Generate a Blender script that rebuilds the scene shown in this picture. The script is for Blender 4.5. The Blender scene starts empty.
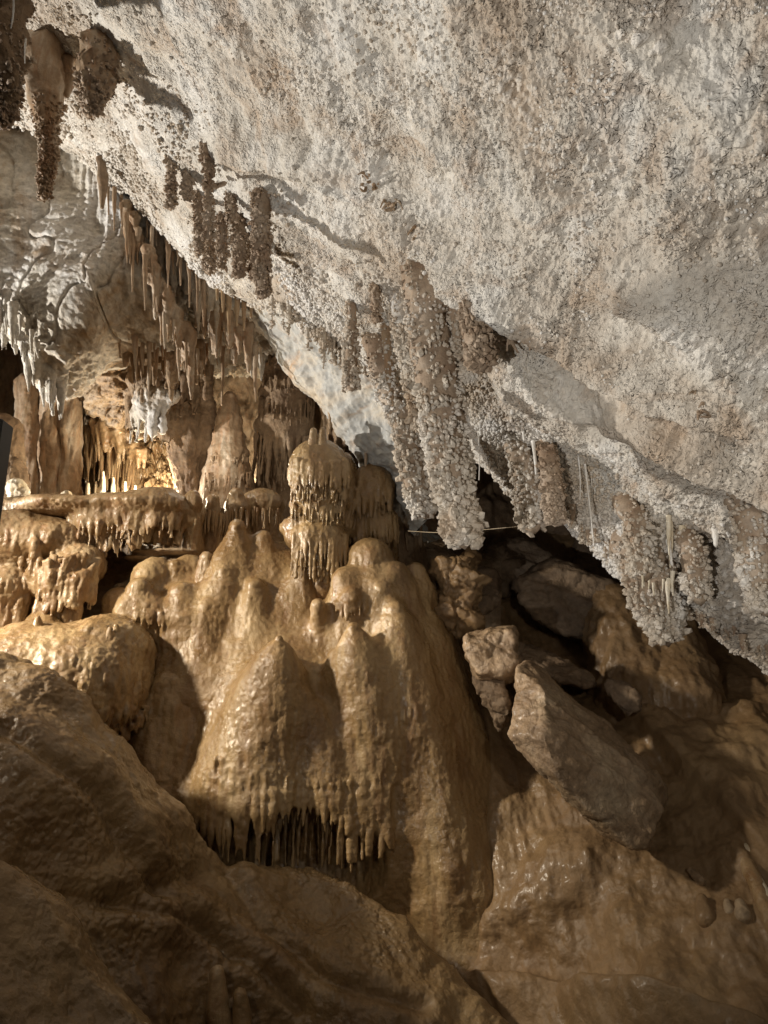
import bpy, math, random
import numpy as np
random.seed(7)
RNG = np.random.default_rng(11)
F32 = np.float32
col = bpy.context.scene.collection
scene = bpy.context.scene

# ---------------------------------------------------------------- camera frame
FPX = 26.0 / 36.0 * 1024.0
PITCH = math.radians(15)
CAMZ = 1.6
cp, sp_ = math.cos(PITCH), math.sin(PITCH)

def P(px, py, d):
    """world point seen at photo position (px,py), d metres in front of the camera"""
    xc = (px - 384.0) / FPX * d
    yc = (512.0 - py) / FPX * d
    return np.array([xc, d * cp - yc * sp_, CAMZ + d * sp_ + yc * cp])

def PA(a):
    a = np.asarray(a, float)
    d = a[..., 2]
    xc = (a[..., 0] - 384.0) / FPX * d
    yc = (512.0 - a[..., 1]) / FPX * d
    return np.stack([xc, d * cp - yc * sp_, CAMZ + d * sp_ + yc * cp], -1)

def PROJ(w):
    y = w[..., 1]; z = w[..., 2] - CAMZ
    d = y * cp + z * sp_
    yc = -y * sp_ + z * cp
    d = np.maximum(d, 0.05)
    return w[..., 0] / d * FPX + 384, 512 - yc / d * FPX, d

def below(top, px, py):
    """point at photo position (px,py) standing plumb under the world point top"""
    Y = top[1]
    d = Y / (cp - (512.0 - py) / FPX * sp_)
    return P(px, py, d)

def S(px, d):
    return px * d / FPX

# ---------------------------------------------------------------- noise
_perm = np.random.default_rng(3).permutation(256).astype(np.int32)
_perm = np.concatenate([_perm, _perm])
_g = np.random.default_rng(4).normal(size=(256, 3)); _g /= np.linalg.norm(_g, axis=1)[:, None]
_g = _g.astype(F32)
_j = np.random.default_rng(5).random((256, 4)).astype(F32)

def _hash(x, y, z):
    return _perm[(_perm[(_perm[x & 255] + y) & 255] + z) & 255]

def gnoise(p, scale=1.0, seed=0):
    p = (np.asarray(p, F32) * F32(scale) if np.isscalar(scale) else np.asarray(p, F32) * np.asarray(scale, F32)) + F32(seed * 17.31)
    i = np.floor(p).astype(np.int32); f = p - i
    u = f * f * f * (f * (f * 6 - 15) + 10)
    out = np.zeros(p.shape[0], F32)
    for dx in (0, 1):
        wx = u[:, 0] if dx else 1 - u[:, 0]
        for dy in (0, 1):
            wy = u[:, 1] if dy else 1 - u[:, 1]
            for dz in (0, 1):
                wz = u[:, 2] if dz else 1 - u[:, 2]
                g = _g[_hash(i[:, 0] + dx, i[:, 1] + dy, i[:, 2] + dz)]
                v = g[:, 0] * (f[:, 0] - dx) + g[:, 1] * (f[:, 1] - dy) + g[:, 2] * (f[:, 2] - dz)
                out += wx * wy * wz * v
    return out * F32(1.5)

def fbm(p, scale=1.0, octaves=4, gain=0.5, seed=0):
    out = 0; a = 1.0
    s = np.asarray(scale, float)
    for o in range(octaves):
        out = out + a * gnoise(p, s * (2.03 ** o) if s.ndim == 0 else s * (2.03 ** o), seed + o)
        a *= gain
    return out

def knobs(p, scale, seed=0, rmin=.35, rmax=.8, keep=1.0):
    """rounded popcorn lumps 0..1"""
    p = np.asarray(p, F32) * F32(scale) + F32(seed * 9.7)
    i = np.floor(p).astype(np.int32); f = p - i
    out = np.zeros(p.shape[0], F32)
    for dx in (-1, 0, 1):
        for dy in (-1, 0, 1):
            for dz in (-1, 0, 1):
                h = _j[_hash(i[:, 0] + dx, i[:, 1] + dy, i[:, 2] + dz)]
                ex = dx + h[:, 0] - f[:, 0]; ey = dy + h[:, 1] - f[:, 1]; ez = dz + h[:, 2] - f[:, 2]
                r = rmin + (rmax - rmin) * h[:, 3]
                v = (1 - (ex * ex + ey * ey + ez * ez) / (r * r)) * (0.5 + 0.5 * r / rmax)
                if keep < 1: v = np.where(h[:, 3] < keep, v, 0)
                np.maximum(out, v, out=out)
    return np.sqrt(out)

# ---------------------------------------------------------------- mesh output
def mesh_obj(name, V, Fq, mat, parent=None, origin=None, smooth=True, attr=None):
    V = np.asarray(V, F32); 
    if origin is None:
        lo, hi = V.min(0), V.max(0); origin = np.array([(lo[0] + hi[0]) / 2, (lo[1] + hi[1]) / 2, lo[2]])
    origin = np.asarray(origin, float)
    me = bpy.data.meshes.new(name)
    me.vertices.add(len(V)); me.vertices.foreach_set('co', (V - origin.astype(F32)).ravel())
    if isinstance(Fq, tuple):
        quads, tris = Fq
    else:
        Fq = np.asarray(Fq, np.int32)
        quads, tris = (Fq, np.zeros((0, 3), np.int32)) if Fq.shape[1] == 4 else (np.zeros((0, 4), np.int32), Fq)
    nl = quads.size + tris.size
    me.loops.add(nl)
    me.loops.foreach_set('vertex_index', np.concatenate([quads.ravel(), tris.ravel()]).astype(np.int32))
    me.polygons.add(len(quads) + len(tris))
    st = np.concatenate([np.arange(len(quads)) * 4, quads.size + np.arange(len(tris)) * 3]).astype(np.int32)
    me.polygons.foreach_set('loop_start', st)
    me.polygons.foreach_set('use_smooth', np.full(len(st), smooth))
    me.update(calc_edges=True)
    if attr is not None:
        at = me.attributes.new('lump', 'FLOAT', 'POINT'); at.data.foreach_set('value', np.asarray(attr, F32))
    me.materials.append(mat)
    o = bpy.data.objects.new(name, me); col.objects.link(o)
    if parent is not None:
        o.parent = parent
        o.location = tuple(origin - np.array(parent_world(parent)))
    else:
        o.location = tuple(origin)
    return o

def parent_world(o):
    v = np.array(o.location)
    while o.parent: o = o.parent; v = v + np.array(o.location)
    return v

def tag(o, label, cat, group=None):
    o['label'] = label; o['category'] = cat
    if group: o['group'] = group
    return o
def struct(o): o['kind'] = 'structure'; return o
def part_label(o, label): o['label'] = label; return o

def normals(V, F):
    q = np.asarray(F)
    n = np.cross(V[q[:, 2]] - V[q[:, 0]], V[q[:, -1]] - V[q[:, 1]])
    N = np.zeros_like(V)
    for k in range(q.shape[1]):
        for a in range(3):
            N[:, a] += np.bincount(q[:, k], n[:, a], minlength=len(V))
    return N / np.maximum(np.linalg.norm(N, axis=1), 1e-12)[:, None]

# ---------------------------------------------------------------- patches (bicubic sheets)
def catmull(C, n):
    """resample control array C (m,k,3) along axis 0 to n rows"""
    m = C.shape[0]
    t = np.linspace(0, m - 1, n); i = np.minimum(t.astype(int), m - 2); f = (t - i)[:, None, None]
    Pm = np.concatenate([[2 * C[0] - C[1]], C, [2 * C[-1] - C[-2]]])
    a, b, c, d = Pm[i], Pm[i + 1], Pm[i + 2], Pm[i + 3]
    return 0.5 * ((2 * b) + (c - a) * f + (2 * a - 5 * b + 4 * c - d) * f ** 2 + (3 * b - a - 3 * c + d) * f ** 3)

def patch(ctrl, nu, nv):
    C = PA(np.array(ctrl, float))
    A = catmull(C, nu)
    B = catmull(np.swapaxes(A, 0, 1), nv); B = np.swapaxes(B, 0, 1)
    V = B.reshape(-1, 3)
    i, j = np.meshgrid(np.arange(nu - 1), np.arange(nv - 1), indexing='ij')
    a = (i * nv + j).ravel()
    Fq = np.stack([a, a + 1, a + nv + 1, a + nv], 1).astype(np.int32)
    N = normals(V, Fq)
    # make normals face the camera
    cam = np.array([0, 0, CAMZ]); s = np.sign(np.mean(np.sum(N * (cam - V), 1)))
    if s < 0: Fq = Fq[:, ::-1].copy(); N = -N
    return V, Fq, N

# ---------------------------------------------------------------- signed distance bodies
def cone(a, b, ra, rb, e=1.0, k=None):
    """a,b: (px,py,d) ; ra,rb in photo pixels at that distance"""
    return ('c', P(*a), P(*b), S(ra, a[2]), S(rb, b[2]), e, k)
def ell(c, rx, ry, rz, k=None):
    """ellipsoid: centre (px,py,d), photo-pixel half width, half height and half depth"""
    return ('e', P(*c), np.array([S(rx, c[2]), S(rz, c[2]), S(ry, c[2])]), None, None, None, k)

def surface_nets(vol, org, h):
    nx, ny, nz = vol.shape
    s = vol < 0
    c = np.zeros((nx - 1, ny - 1, nz - 1), np.int8)
    for dx in (0, 1):
        for dy in (0, 1):
            for dz in (0, 1):
                c += s[dx:nx - 1 + dx, dy:ny - 1 + dy, dz:nz - 1 + dz]
    act = (c > 0) & (c < 8)
    idx = np.argwhere(act)
    lut = np.full(act.shape, -1, np.int32); lut[act] = np.arange(len(idx))
    corners = np.array([(x, y, z) for x in (0, 1) for y in (0, 1) for z in (0, 1)])
    val = np.stack([vol[idx[:, 0] + a, idx[:, 1] + b, idx[:, 2] + g] for a, b, g in corners], 1)
    acc = np.zeros((len(idx), 3)); cnt = np.zeros(len(idx))
    for m in range(8):
        for n in range(m + 1, 8):
            if np.abs(corners[m] - corners[n]).sum() != 1: continue
            va, vb = val[:, m], val[:, n]
            x = (va < 0) != (vb < 0)
            t = np.where(x, va / np.where(x, va - vb, 1), 0)
            acc += np.where(x[:, None], corners[m] + t[:, None] * (corners[n] - corners[m]), 0); cnt += x
    V = (idx + acc / cnt[:, None]) * h + org
    quads = []
    for ax in range(3):
        sl0 = [slice(None)] * 3; sl1 = [slice(None)] * 3
        sl0[ax] = slice(0, -1); sl1[ax] = slice(1, None)
        a = s[tuple(sl0)]; b = s[tuple(sl1)]
        e = np.argwhere(a != b); u, v = (ax + 1) % 3, (ax + 2) % 3
        ok = (e[:, u] > 0) & (e[:, v] > 0) & (e[:, u] < vol.shape[u] - 1) & (e[:, v] < vol.shape[v] - 1)
        e = e[ok]; ins = a[tuple(e.T)]
        def L(du, dv):
            g = e.copy(); g[:, u] -= du; g[:, v] -= dv
            return lut[tuple(g.T)]
        q = np.stack([L(1, 1), L(0, 1), L(0, 0), L(1, 0)], 1)
        q[~ins] = q[~ins][:, ::-1]
        quads.append(q)
    return V, np.concatenate(quads).astype(np.int32)

def prim_field(p, X, Y, Z):
    if p[0] == 'c':
        A, B = p[1], p[2]; ba = B - A; L2 = float(ba @ ba) + 1e-9
        t = np.clip(((X - A[0]) * ba[0] + (Y - A[1]) * ba[1] + (Z - A[2]) * ba[2]) / L2, 0, 1)
        d = np.sqrt((X - A[0] - t * ba[0]) ** 2 + (Y - A[1] - t * ba[1]) ** 2 + (Z - A[2] - t * ba[2]) ** 2)
        return d - (p[3] + (p[4] - p[3]) * t ** p[5])
    c, r = p[1], p[2]
    qx, qy, qz = (X - c[0]) / r[0], (Y - c[1]) / r[1], (Z - c[2]) / r[2]
    k0 = np.sqrt(qx ** 2 + qy ** 2 + qz ** 2)
    k1 = np.sqrt((qx / r[0]) ** 2 + (qy / r[1]) ** 2 + (qz / r[2]) ** 2) + 1e-6
    return k0 * (k0 - 1) / k1

def bounds(p):
    if p[0] == 'c':
        r = max(p[3], p[4]); return np.minimum(p[1] - r, p[2] - r), np.maximum(p[1] + r, p[2] + r)
    return p[1] - p[2], p[1] + p[2]

def body(prims, h, k=0.08, pad=0.12, cut=None, fringes=(), minus=()):
    """smooth union of rounded solids; minus = hollows; fringes = drips grown out of the surface:
       (photo polyline, count, length px, radius px, length jitter)"""
    bb = [bounds(p) for p in prims]
    lo = np.min([b[0] for b in bb], 0) - pad; hi = np.max([b[1] for b in bb], 0) + pad
    n = np.ceil((hi - lo) / h).astype(int) + 1
    vol = np.full(n, 1.0, F32)
    def apply(p, kk, pd, sub_=False):
        l, u = bounds(p)
        a = np.maximum(((l - pd - lo) / h).astype(int), 0); b = np.minimum(((u + pd - lo) / h).astype(int) + 2, n)
        if (b <= a).any(): return
        X = (lo[0] + h * np.arange(a[0], b[0])).astype(F32)[:, None, None]
        Y = (lo[1] + h * np.arange(a[1], b[1])).astype(F32)[None, :, None]
        Z = (lo[2] + h * np.arange(a[2], b[2])).astype(F32)[None, None, :]
        d = prim_field(p, X, Y, Z)
        sub = vol[a[0]:b[0], a[1]:b[1], a[2]:b[2]]
        if sub_:
            d = -d; hh = np.maximum(kk - np.abs(sub - d), 0) / kk
            vol[a[0]:b[0], a[1]:b[1], a[2]:b[2]] = np.maximum(sub, d) + hh * hh * (kk * .25)
        else:
            hh = np.maximum(kk - np.abs(sub - d), 0) / kk
            vol[a[0]:b[0], a[1]:b[1], a[2]:b[2]] = np.minimum(sub, d) - hh * hh * (kk * .25)
    for p in prims: apply(p, p[6] or k, pad)
    for p in minus: apply(p, .03, .05, True)
    if len(fringes):
        V0, _ = surface_nets(vol, lo, h); x0, y0, d0 = PROJ(V0)
        for fr in fringes:
            pts, cnt, ln, rp = fr[:4]; jit = fr[4] if len(fr) > 4 else .5
            pts = np.array(pts, float); s = np.linspace(0, len(pts) - 1, cnt) + RNG.uniform(-.5, .5, cnt) * (len(pts) - 1) / cnt
            for q in np.clip(s, 0, len(pts) - 1):
                x = np.interp(q, np.arange(len(pts)), pts[:, 0]); y = np.interp(q, np.arange(len(pts)), pts[:, 1]) + RNG.normal() * 1.2
                m = (np.abs(x0 - x) < 4) & (np.abs(y0 - y) < 4)
                if not m.any(): continue
                d = d0[m].min(); r = S(rp, d) * RNG.uniform(.7, 1.35)
                T = P(x, y, d + r * .35); L = S(ln, d) * RNG.uniform(1 - jit, 1.08)
                B = T + np.array([RNG.normal() * .04 * L, -.02 * L, -L]); T = T + np.array([0, r * .6, r * 2])
                apply(('c', T, B, r * 1.1, r * .42, 1.0, None), r * 1.3, r * 2)
    if cut is not None:
        Z = (lo[2] + h * np.arange(n[2]))[None, None, :]
        vol = np.maximum(vol, (cut - Z).astype(F32))
    vol[0] = vol[-1] = 1; vol[:, 0] = vol[:, -1] = 1; vol[:, :, 0] = vol[:, :, -1] = 1
    return surface_nets(vol, lo, h)

def hull_body(pts, h, k=0.03, rough=0.03, seed=0):
    """boulder: rounded convex hull of world points, split by noise facets"""
    import bmesh
    bm = bmesh.new()
    for p in pts: bm.verts.new(p)
    bmesh.ops.convex_hull(bm, input=bm.verts)
    c = np.mean(pts, 0); planes = []
    for f in bm.faces:
        n = np.array(f.normal); q = np.array(f.verts[0].co)
        if np.linalg.norm(n) < .5: continue
        if n @ (q - c) < 0: n = -n
        planes.append((n, float(n @ q)))
    bm.free()
    lo = np.min(pts, 0) - .08; hi = np.max(pts, 0) + .08
    n = np.ceil((hi - lo) / h).astype(int) + 1
    X = (lo[0] + h * np.arange(n[0])).astype(F32)[:, None, None]; Y = (lo[1] + h * np.arange(n[1])).astype(F32)[None, :, None]; Z = (lo[2] + h * np.arange(n[2])).astype(F32)[None, None, :]
    vol = None
    for nn, dd in planes:
        v = X * nn[0] + Y * nn[1] + Z * nn[2] - dd
        if vol is None: vol = v + np.zeros(n, F32)
        else:
            hh = np.maximum(k - np.abs(vol - v), 0) / k
            vol = np.maximum(vol, v) + hh * hh * k * .25
    vol[0] = vol[-1] = 1; vol[:, 0] = vol[:, -1] = 1; vol[:, :, 0] = vol[:, :, -1] = 1
    V, Fq = surface_nets(vol.astype(F32), lo, h)
    N = normals(V, Fq)
    q = fbm(V @ np.array([[.8, .5, .3], [-.5, .85, .1], [-.2, -.2, .95]], F32), (2.2, 3.2, 6.5), 3, .5, seed + 3) * 5
    st = np.floor(q) + smooth(q - np.floor(q), .35, .65)
    d = rough * .7 * fbm(V, 3.0, 5, .6, seed) + rough * .30 * st - rough * .5 * np.exp(-(fbm(V, 3.4, 2, .5, seed + 5) / .04) ** 2)
    return V + N * d[:, None], Fq

# ---------------------------------------------------------------- tubes and knob crusts
def tubes(tops, bots, r0, r1, sides=8, rings=7, bend=0.15, power=1.0, rough=.1):
    tops = np.asarray(tops, float); bots = np.asarray(bots, float); n = len(tops)
    r0 = np.broadcast_to(np.asarray(r0, float), (n,)); r1 = np.broadcast_to(np.asarray(r1, float), (n,))
    t = np.linspace(0, 1, rings)
    ax = bots - tops; L = np.linalg.norm(ax, axis=1)
    u = np.cross(ax, [0.3, 1, 0.1]); u /= np.linalg.norm(u, axis=1)[:, None] + 1e-9
    w = np.cross(ax, u); w /= np.linalg.norm(w, axis=1)[:, None] + 1e-9
    th = np.arange(sides) * 2 * math.pi / sides
    bd = RNG.normal(size=(n, 2)) * bend * np.minimum(L, .3)[:, None] * .3
    cen = tops[:, None] + ax[:, None] * t[None, :, None] + (u[:, None] * bd[:, None, 0:1] + w[:, None] * bd[:, None, 1:2]) * np.sin(t * math.pi)[None, :, None]
    rad = r0[:, None] + (r1 - r0)[:, None] * (t[None] ** power)
    rad = rad * (1 + rough * RNG.normal(size=rad.shape))
    V = cen[:, :, None] + rad[:, :, None, None] * (u[:, None, None] * np.cos(th)[None, None, :, None] + w[:, None, None] * np.sin(th)[None, None, :, None])
    V = V.reshape(n, rings * sides, 3)
    tip = (bots + ax / np.maximum(L, 1e-6)[:, None] * r1[:, None] * 1.2)[:, None]
    V = np.concatenate([V, tip], 1); m = rings * sides + 1
    q = []
    for i in range(rings - 1):
        for s in range(sides):
            q.append((i * sides + s, i * sides + (s + 1) % sides, (i + 1) * sides + (s + 1) % sides, (i + 1) * sides + s))
    tr = [((rings - 1) * sides + s, (rings - 1) * sides + (s + 1) % sides, m - 1) for s in range(sides)]
    q = np.array(q)[None] + (np.arange(n) * m)[:, None, None]; tr = np.array(tr)[None] + (np.arange(n) * m)[:, None, None]
    return V.reshape(-1, 3), (q.reshape(-1, 4).astype(np.int32), tr.reshape(-1, 3).astype(np.int32))

_ph = (1 + 5 ** .5) / 2
ICO = np.array([(-1, _ph, 0), (1, _ph, 0), (-1, -_ph, 0), (1, -_ph, 0), (0, -1, _ph), (0, 1, _ph), (0, -1, -_ph), (0, 1, -_ph), (_ph, 0, -1), (_ph, 0, 1), (-_ph, 0, -1), (-_ph, 0, 1)]) / 1.902
ICOF = np.array([(0, 11, 5), (0, 5, 1), (0, 1, 7), (0, 7, 10), (0, 10, 11), (1, 5, 9), (5, 11, 4), (11, 10, 2), (10, 7, 6), (7, 1, 8), (3, 9, 4), (3, 4, 2), (3, 2, 6), (3, 6, 8), (3, 8, 9), (4, 9, 5), (2, 4, 11), (6, 2, 10), (8, 6, 7), (9, 8, 1)])

def crust(pts, nrm, r, stretch=1.5, sink=.2):
    """small lumpy crystals standing out from points along normals"""
    n = len(pts); r = np.broadcast_to(r, (n,)) * RNG.uniform(.55, 1.35, n)
    nn = nrm + RNG.normal(size=(n, 3)) * .45; nn /= np.linalg.norm(nn, axis=1)[:, None]
    u = np.cross(nn, RNG.normal(size=(n, 3))); u /= np.linalg.norm(u, axis=1)[:, None] + 1e-9
    w = np.cross(nn, u)
    B = ICO[None] * (1 + RNG.uniform(-.28, .28, (n, 12, 1)))
    st = RNG.uniform(.8, stretch, (n, 1))
    V = (B[:, :, 0:1] * u[:, None] + B[:, :, 1:2] * w[:, None] + (B[:, :, 2] * st)[:, :, None] * nn[:, None]) * r[:, None, None]
    V = V + pts[:, None] + nn[:, None] * (r * (1 - sink))[:, None, None]
    Fq = (ICOF[None] + (np.arange(n) * 12)[:, None, None]).reshape(-1, 3).astype(np.int32)
    return V.reshape(-1, 3), Fq

def merge(lst):
    Vs, Q, T, o = [], [], [], 0
    for V, F in lst:
        if isinstance(F, tuple): q, t = F
        elif F.shape[1] == 4: q, t = F, np.zeros((0, 3), np.int32)
        else: q, t = np.zeros((0, 4), np.int32), F
        Vs.append(V); Q.append(q + o); T.append(t + o); o += len(V)
    return np.concatenate(Vs), (np.concatenate(Q).astype(np.int32), np.concatenate(T).astype(np.int32))

# ---------------------------------------------------------------- materials
def new_mat(name):
    m = bpy.data.materials.new(name); m.use_nodes = True
    nt = m.node_tree; nt.nodes.clear()
    out = nt.nodes.new('ShaderNodeOutputMaterial'); b = nt.nodes.new('ShaderNodeBsdfPrincipled')
    nt.links.new(b.outputs[0], out.inputs[0])
    return m, nt, b
def nd(nt, t, **k):
    n = nt.nodes.new(t)
    for a, v in k.items():
        if a in n.inputs: n.inputs[a].default_value = v
        else: setattr(n, a, v)
    return n
def ramp(nt, src, stops):
    r = nt.nodes.new('ShaderNodeValToRGB'); nt.links.new(src, r.inputs[0])
    cr = r.color_ramp
    while len(cr.elements) < len(stops): cr.elements.new(.5)
    for e, (p, c) in zip(cr.elements, stops):
        e.position = p; e.color = (*c, 1) if len(c) == 3 else (c[0],) * 3 + (1,)
    return r.outputs[0]
def coords(nt, scale=(1, 1, 1), rot=(0, 0, 0)):
    g = nt.nodes.new('ShaderNodeNewGeometry'); m = nt.nodes.new('ShaderNodeMapping')
    m.inputs['Scale'].default_value = scale; m.inputs['Rotation'].default_value = rot
    nt.links.new(g.outputs['Position'], m.inputs[0]); return m.outputs[0]
def noise(nt, vec, scale, detail=6, rough=.55, dist=0):
    n = nd(nt, 'ShaderNodeTexNoise'); n.inputs['Scale'].default_value = scale; n.inputs['Detail'].default_value = detail
    n.inputs['Roughness'].default_value = rough; n.inputs['Distortion'].default_value = dist
    nt.links.new(vec, n.inputs['Vector']); return n.outputs[0]
def mixc(nt, fac, a, b, mode='MIX'):
    m = nt.nodes.new('ShaderNodeMix'); m.data_type = 'RGBA'; m.blend_type = mode
    for inp, v in ((0, fac), (6, a), (7, b)):
        if hasattr(v, 'links') or hasattr(v, 'is_linked'): nt.links.new(v, m.inputs[inp])
        elif inp == 0: m.inputs[0].default_value = v
        else: m.inputs[inp].default_value = (*v, 1)
    return m.outputs[2]
def bumps(nt, b, items):
    prev = None
    for src, dist, st in items:
        bn = nt.nodes.new('ShaderNodeBump'); bn.inputs['Distance'].default_value = dist; bn.inputs['Strength'].default_value = st
        nt.links.new(src, bn.inputs['Height'])
        if prev: nt.links.new(prev, bn.inputs['Normal'])
        prev = bn.outputs[0]
    nt.links.new(prev, b.inputs['Normal'])
def voro(nt, vec, scale, feature='F1'):
    v = nt.nodes.new('ShaderNodeTexVoronoi'); v.feature = feature; v.inputs['Scale'].default_value = scale
    nt.links.new(vec, v.inputs['Vector']); return v.outputs['Distance']

def mat_calcite(name, c_lo, c_mid, c_hi, stain, stain_amt=.5, big=1.2, fine=90, bump=.006, rough=(.55, .9), streak=(1, 1, 1), streak_rot=(0, 0, 0), spec=.35, grain=.5, lump=0, tipc=None, coat=0):
    m, nt, b = new_mat(name)
    v = coords(nt); vs = coords(nt, streak, streak_rot)
    n1 = noise(nt, vs, big, 8, .6, .4); n2 = noise(nt, v, fine * .35, 5, .65); n3 = noise(nt, v, fine, 4, .6)
    base = ramp(nt, n1, [(.32, c_lo), (.5, c_mid), (.68, c_hi)])
    s1 = ramp(nt, noise(nt, vs, big * 2.3, 7, .65, .8), [(.5, (0, 0, 0)), (.68, (stain_amt,) * 3)])
    base = mixc(nt, s1, base, stain)
    g = ramp(nt, n2, [(.3, (1 - grain,) * 3), (.7, (1 + grain * .25,) * 3)])
    base = mixc(nt, 1.0, base, g, 'MULTIPLY')
    if tipc:
        at = nd(nt, 'ShaderNodeAttribute', attribute_name='lump'); base = mixc(nt, at.outputs['Fac'], base, tipc)
    nt.links.new(base, b.inputs['Base Color'])
    r = ramp(nt, noise(nt, v, big * 3, 4, .6), [(.35, (rough[0],)), (.65, (rough[1],))])
    nt.links.new(r, b.inputs['Roughness']); b.inputs['Specular IOR Level'].default_value = spec
    if coat:
        cw = ramp(nt, noise(nt, v, 1.7, 3, .5), [(.42, (0,)), (.6, (coat,))]); cb = nt.nodes.new('ShaderNodeBump'); cb.inputs['Distance'].default_value = .006; cb.inputs['Strength'].default_value = .6; nt.links.new(noise(nt, v, 14, 3, .5), cb.inputs['Height']); nt.links.new(cb.outputs[0], b.inputs['Coat Normal']); nt.links.new(cw, b.inputs['Coat Weight']); b.inputs['Coat Roughness'].default_value = .24
    it = [(n2, bump * 2, .8), (n3, bump, .8)]
    if lump:
        va = nt.nodes.new('ShaderNodeVectorMath'); va.operation = 'MULTIPLY_ADD'; wn = nd(nt, 'ShaderNodeTexNoise'); wn.inputs['Scale'].default_value = 30; nt.links.new(v, wn.inputs['Vector'])
        nt.links.new(wn.outputs[1], va.inputs[0]); va.inputs[1].default_value = (.03, .03, .03); nt.links.new(v, va.inputs[2])
        msk_ = ramp(nt, noise(nt, v, 3.5, 4, .6), [(.38, (.3,)), (.6, (1,))])
        for sc_, am_ in ((lump, 2.2), (lump * .55, 2.0)):
            mm = nt.nodes.new('ShaderNodeMath'); mm.operation = 'MULTIPLY'; nt.links.new(ramp(nt, voro(nt, va.outputs[0], sc_), [(0, (1,)), (.62, (0,))]), mm.inputs[0]); nt.links.new(msk_, mm.inputs[1])
            it.append((mm.outputs[0], bump * am_, .9))
    bumps(nt, b, it)
    return m

M_ceil = mat_calcite('popcorn_ceiling_calcite', (.42, .34, .26), (.60, .55, .475), (.76, .74, .70), (.42, .30, .20), .75, 1.5, 100, .004, spec=.3, grain=.22, tipc=(.78, .73, .66), lump=80)
M_wall = mat_calcite('pale_wall_limestone', (.36, .27, .17), (.56, .51, .43), (.70, .69, .68), (.34, .22, .11), .8, 1.3, 60, .009, streak=(1, 1, .45), streak_rot=(0, .5, 0), spec=.35, grain=.35)
M_under = mat_calcite('banded_smooth_limestone', (.30, .25, .18), (.44, .44, .42), (.55, .44, .30), (.40, .24, .12), .8, 1.0, 60, .004, streak=(.6, .6, 2.4), streak_rot=(0, -.9, 0), grain=.25)
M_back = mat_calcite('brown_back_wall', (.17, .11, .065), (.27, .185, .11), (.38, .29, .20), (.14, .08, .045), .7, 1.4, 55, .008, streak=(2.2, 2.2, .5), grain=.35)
M_flow = mat_calcite('wet_tan_flowstone', (.21, .125, .052), (.30, .195, .09), (.43, .305, .16), (.19, .10, .04), .75, 1.9, 85, .0045, rough=(.16, .55), streak=(2.0, 2.0, .45), spec=.5, grain=.16, coat=.4)
M_flow2 = mat_calcite('ochre_flowstone_drapery', (.23, .14, .065), (.33, .22, .115), (.47, .35, .21), (.26, .13, .055), .7, 3.0, 60, .005, rough=(.2, .6), streak=(2.5, 2.5, .5), spec=.5, grain=.2, coat=.4)
M_mud = mat_calcite('wet_brown_clay_calcite', (.20, .12, .055), (.27, .175, .082), (.34, .235, .12), (.155, .09, .04), .6, 1.3, 50, .007, rough=(.14, .65), spec=.5, grain=.22, coat=.4)
M_floor = mat_calcite('brown_slope_flowstone', (.17, .105, .05), (.235, .15, .075), (.29, .195, .10), (.19, .11, .05), .6, 1.0, 45, .006, rough=(.35, .75), streak=(1, 1, .5), spec=.45, grain=.2, coat=.25)
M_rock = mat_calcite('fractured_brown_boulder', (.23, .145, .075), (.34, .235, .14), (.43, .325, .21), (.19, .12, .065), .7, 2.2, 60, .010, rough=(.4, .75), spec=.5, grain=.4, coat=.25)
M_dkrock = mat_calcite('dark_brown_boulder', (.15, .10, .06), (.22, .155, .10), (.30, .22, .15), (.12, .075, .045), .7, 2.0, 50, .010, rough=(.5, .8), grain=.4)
M_coral = mat_calcite('cave_coral_crust', (.40, .31, .22), (.56, .49, .40), (.76, .72, .66), (.42, .30, .20), .5, 3.0, 120, .003, spec=.3, grain=.3)
M_pop = mat_calcite('pale_popcorn_calcite', (.46, .38, .29), (.63, .58, .51), (.78, .76, .73), (.42, .31, .21), .5, 2.0, 120, .003, spec=.3, grain=.25)
M_coralb = mat_calcite('brown_coral_and_gap_shade', (.25, .175, .12), (.36, .27, .19), (.5, .41, .32), (.24, .14, .08), .5, 3.0, 120, .003, spec=.3, grain=.3)  # brown coral; as a core it paints shade into gaps between pale knobs
M_stal = mat_calcite('brown_stalactite_calcite', (.24, .155, .09), (.37, .265, .17), (.54, .46, .36), (.36, .18, .08), .6, 4.0, 80, .004, streak=(2, 2, .4), rough=(.4, .7), grain=.25)
M_straw = mat_calcite('white_straw_calcite', (.62, .58, .52), (.74, .71, .66), (.82, .80, .77), (.60, .48, .36), .3, 6.0, 90, .002, rough=(.3, .5), grain=.15)
M_cream = mat_calcite('cream_stalagmite_calcite', (.52, .42, .27), (.66, .57, .42), (.76, .70, .58), (.5, .36, .2), .4, 5.0, 80, .003, rough=(.25, .5), grain=.15)
M_black, _nt, _b = new_mat('black_painted_metal'); _b.inputs['Base Color'].default_value = (.012, .013, .016, 1); _b.inputs['Roughness'].default_value = .55
_n = noise(_nt, coords(_nt), 60); bumps(_nt, _b, [(_n, .001, .3)])
M_wire, _nt, _b = new_mat('dull_wire'); _b.inputs['Base Color'].default_value = (.45, .36, .24, 1); _b.inputs['Roughness'].default_value = .5

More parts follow.
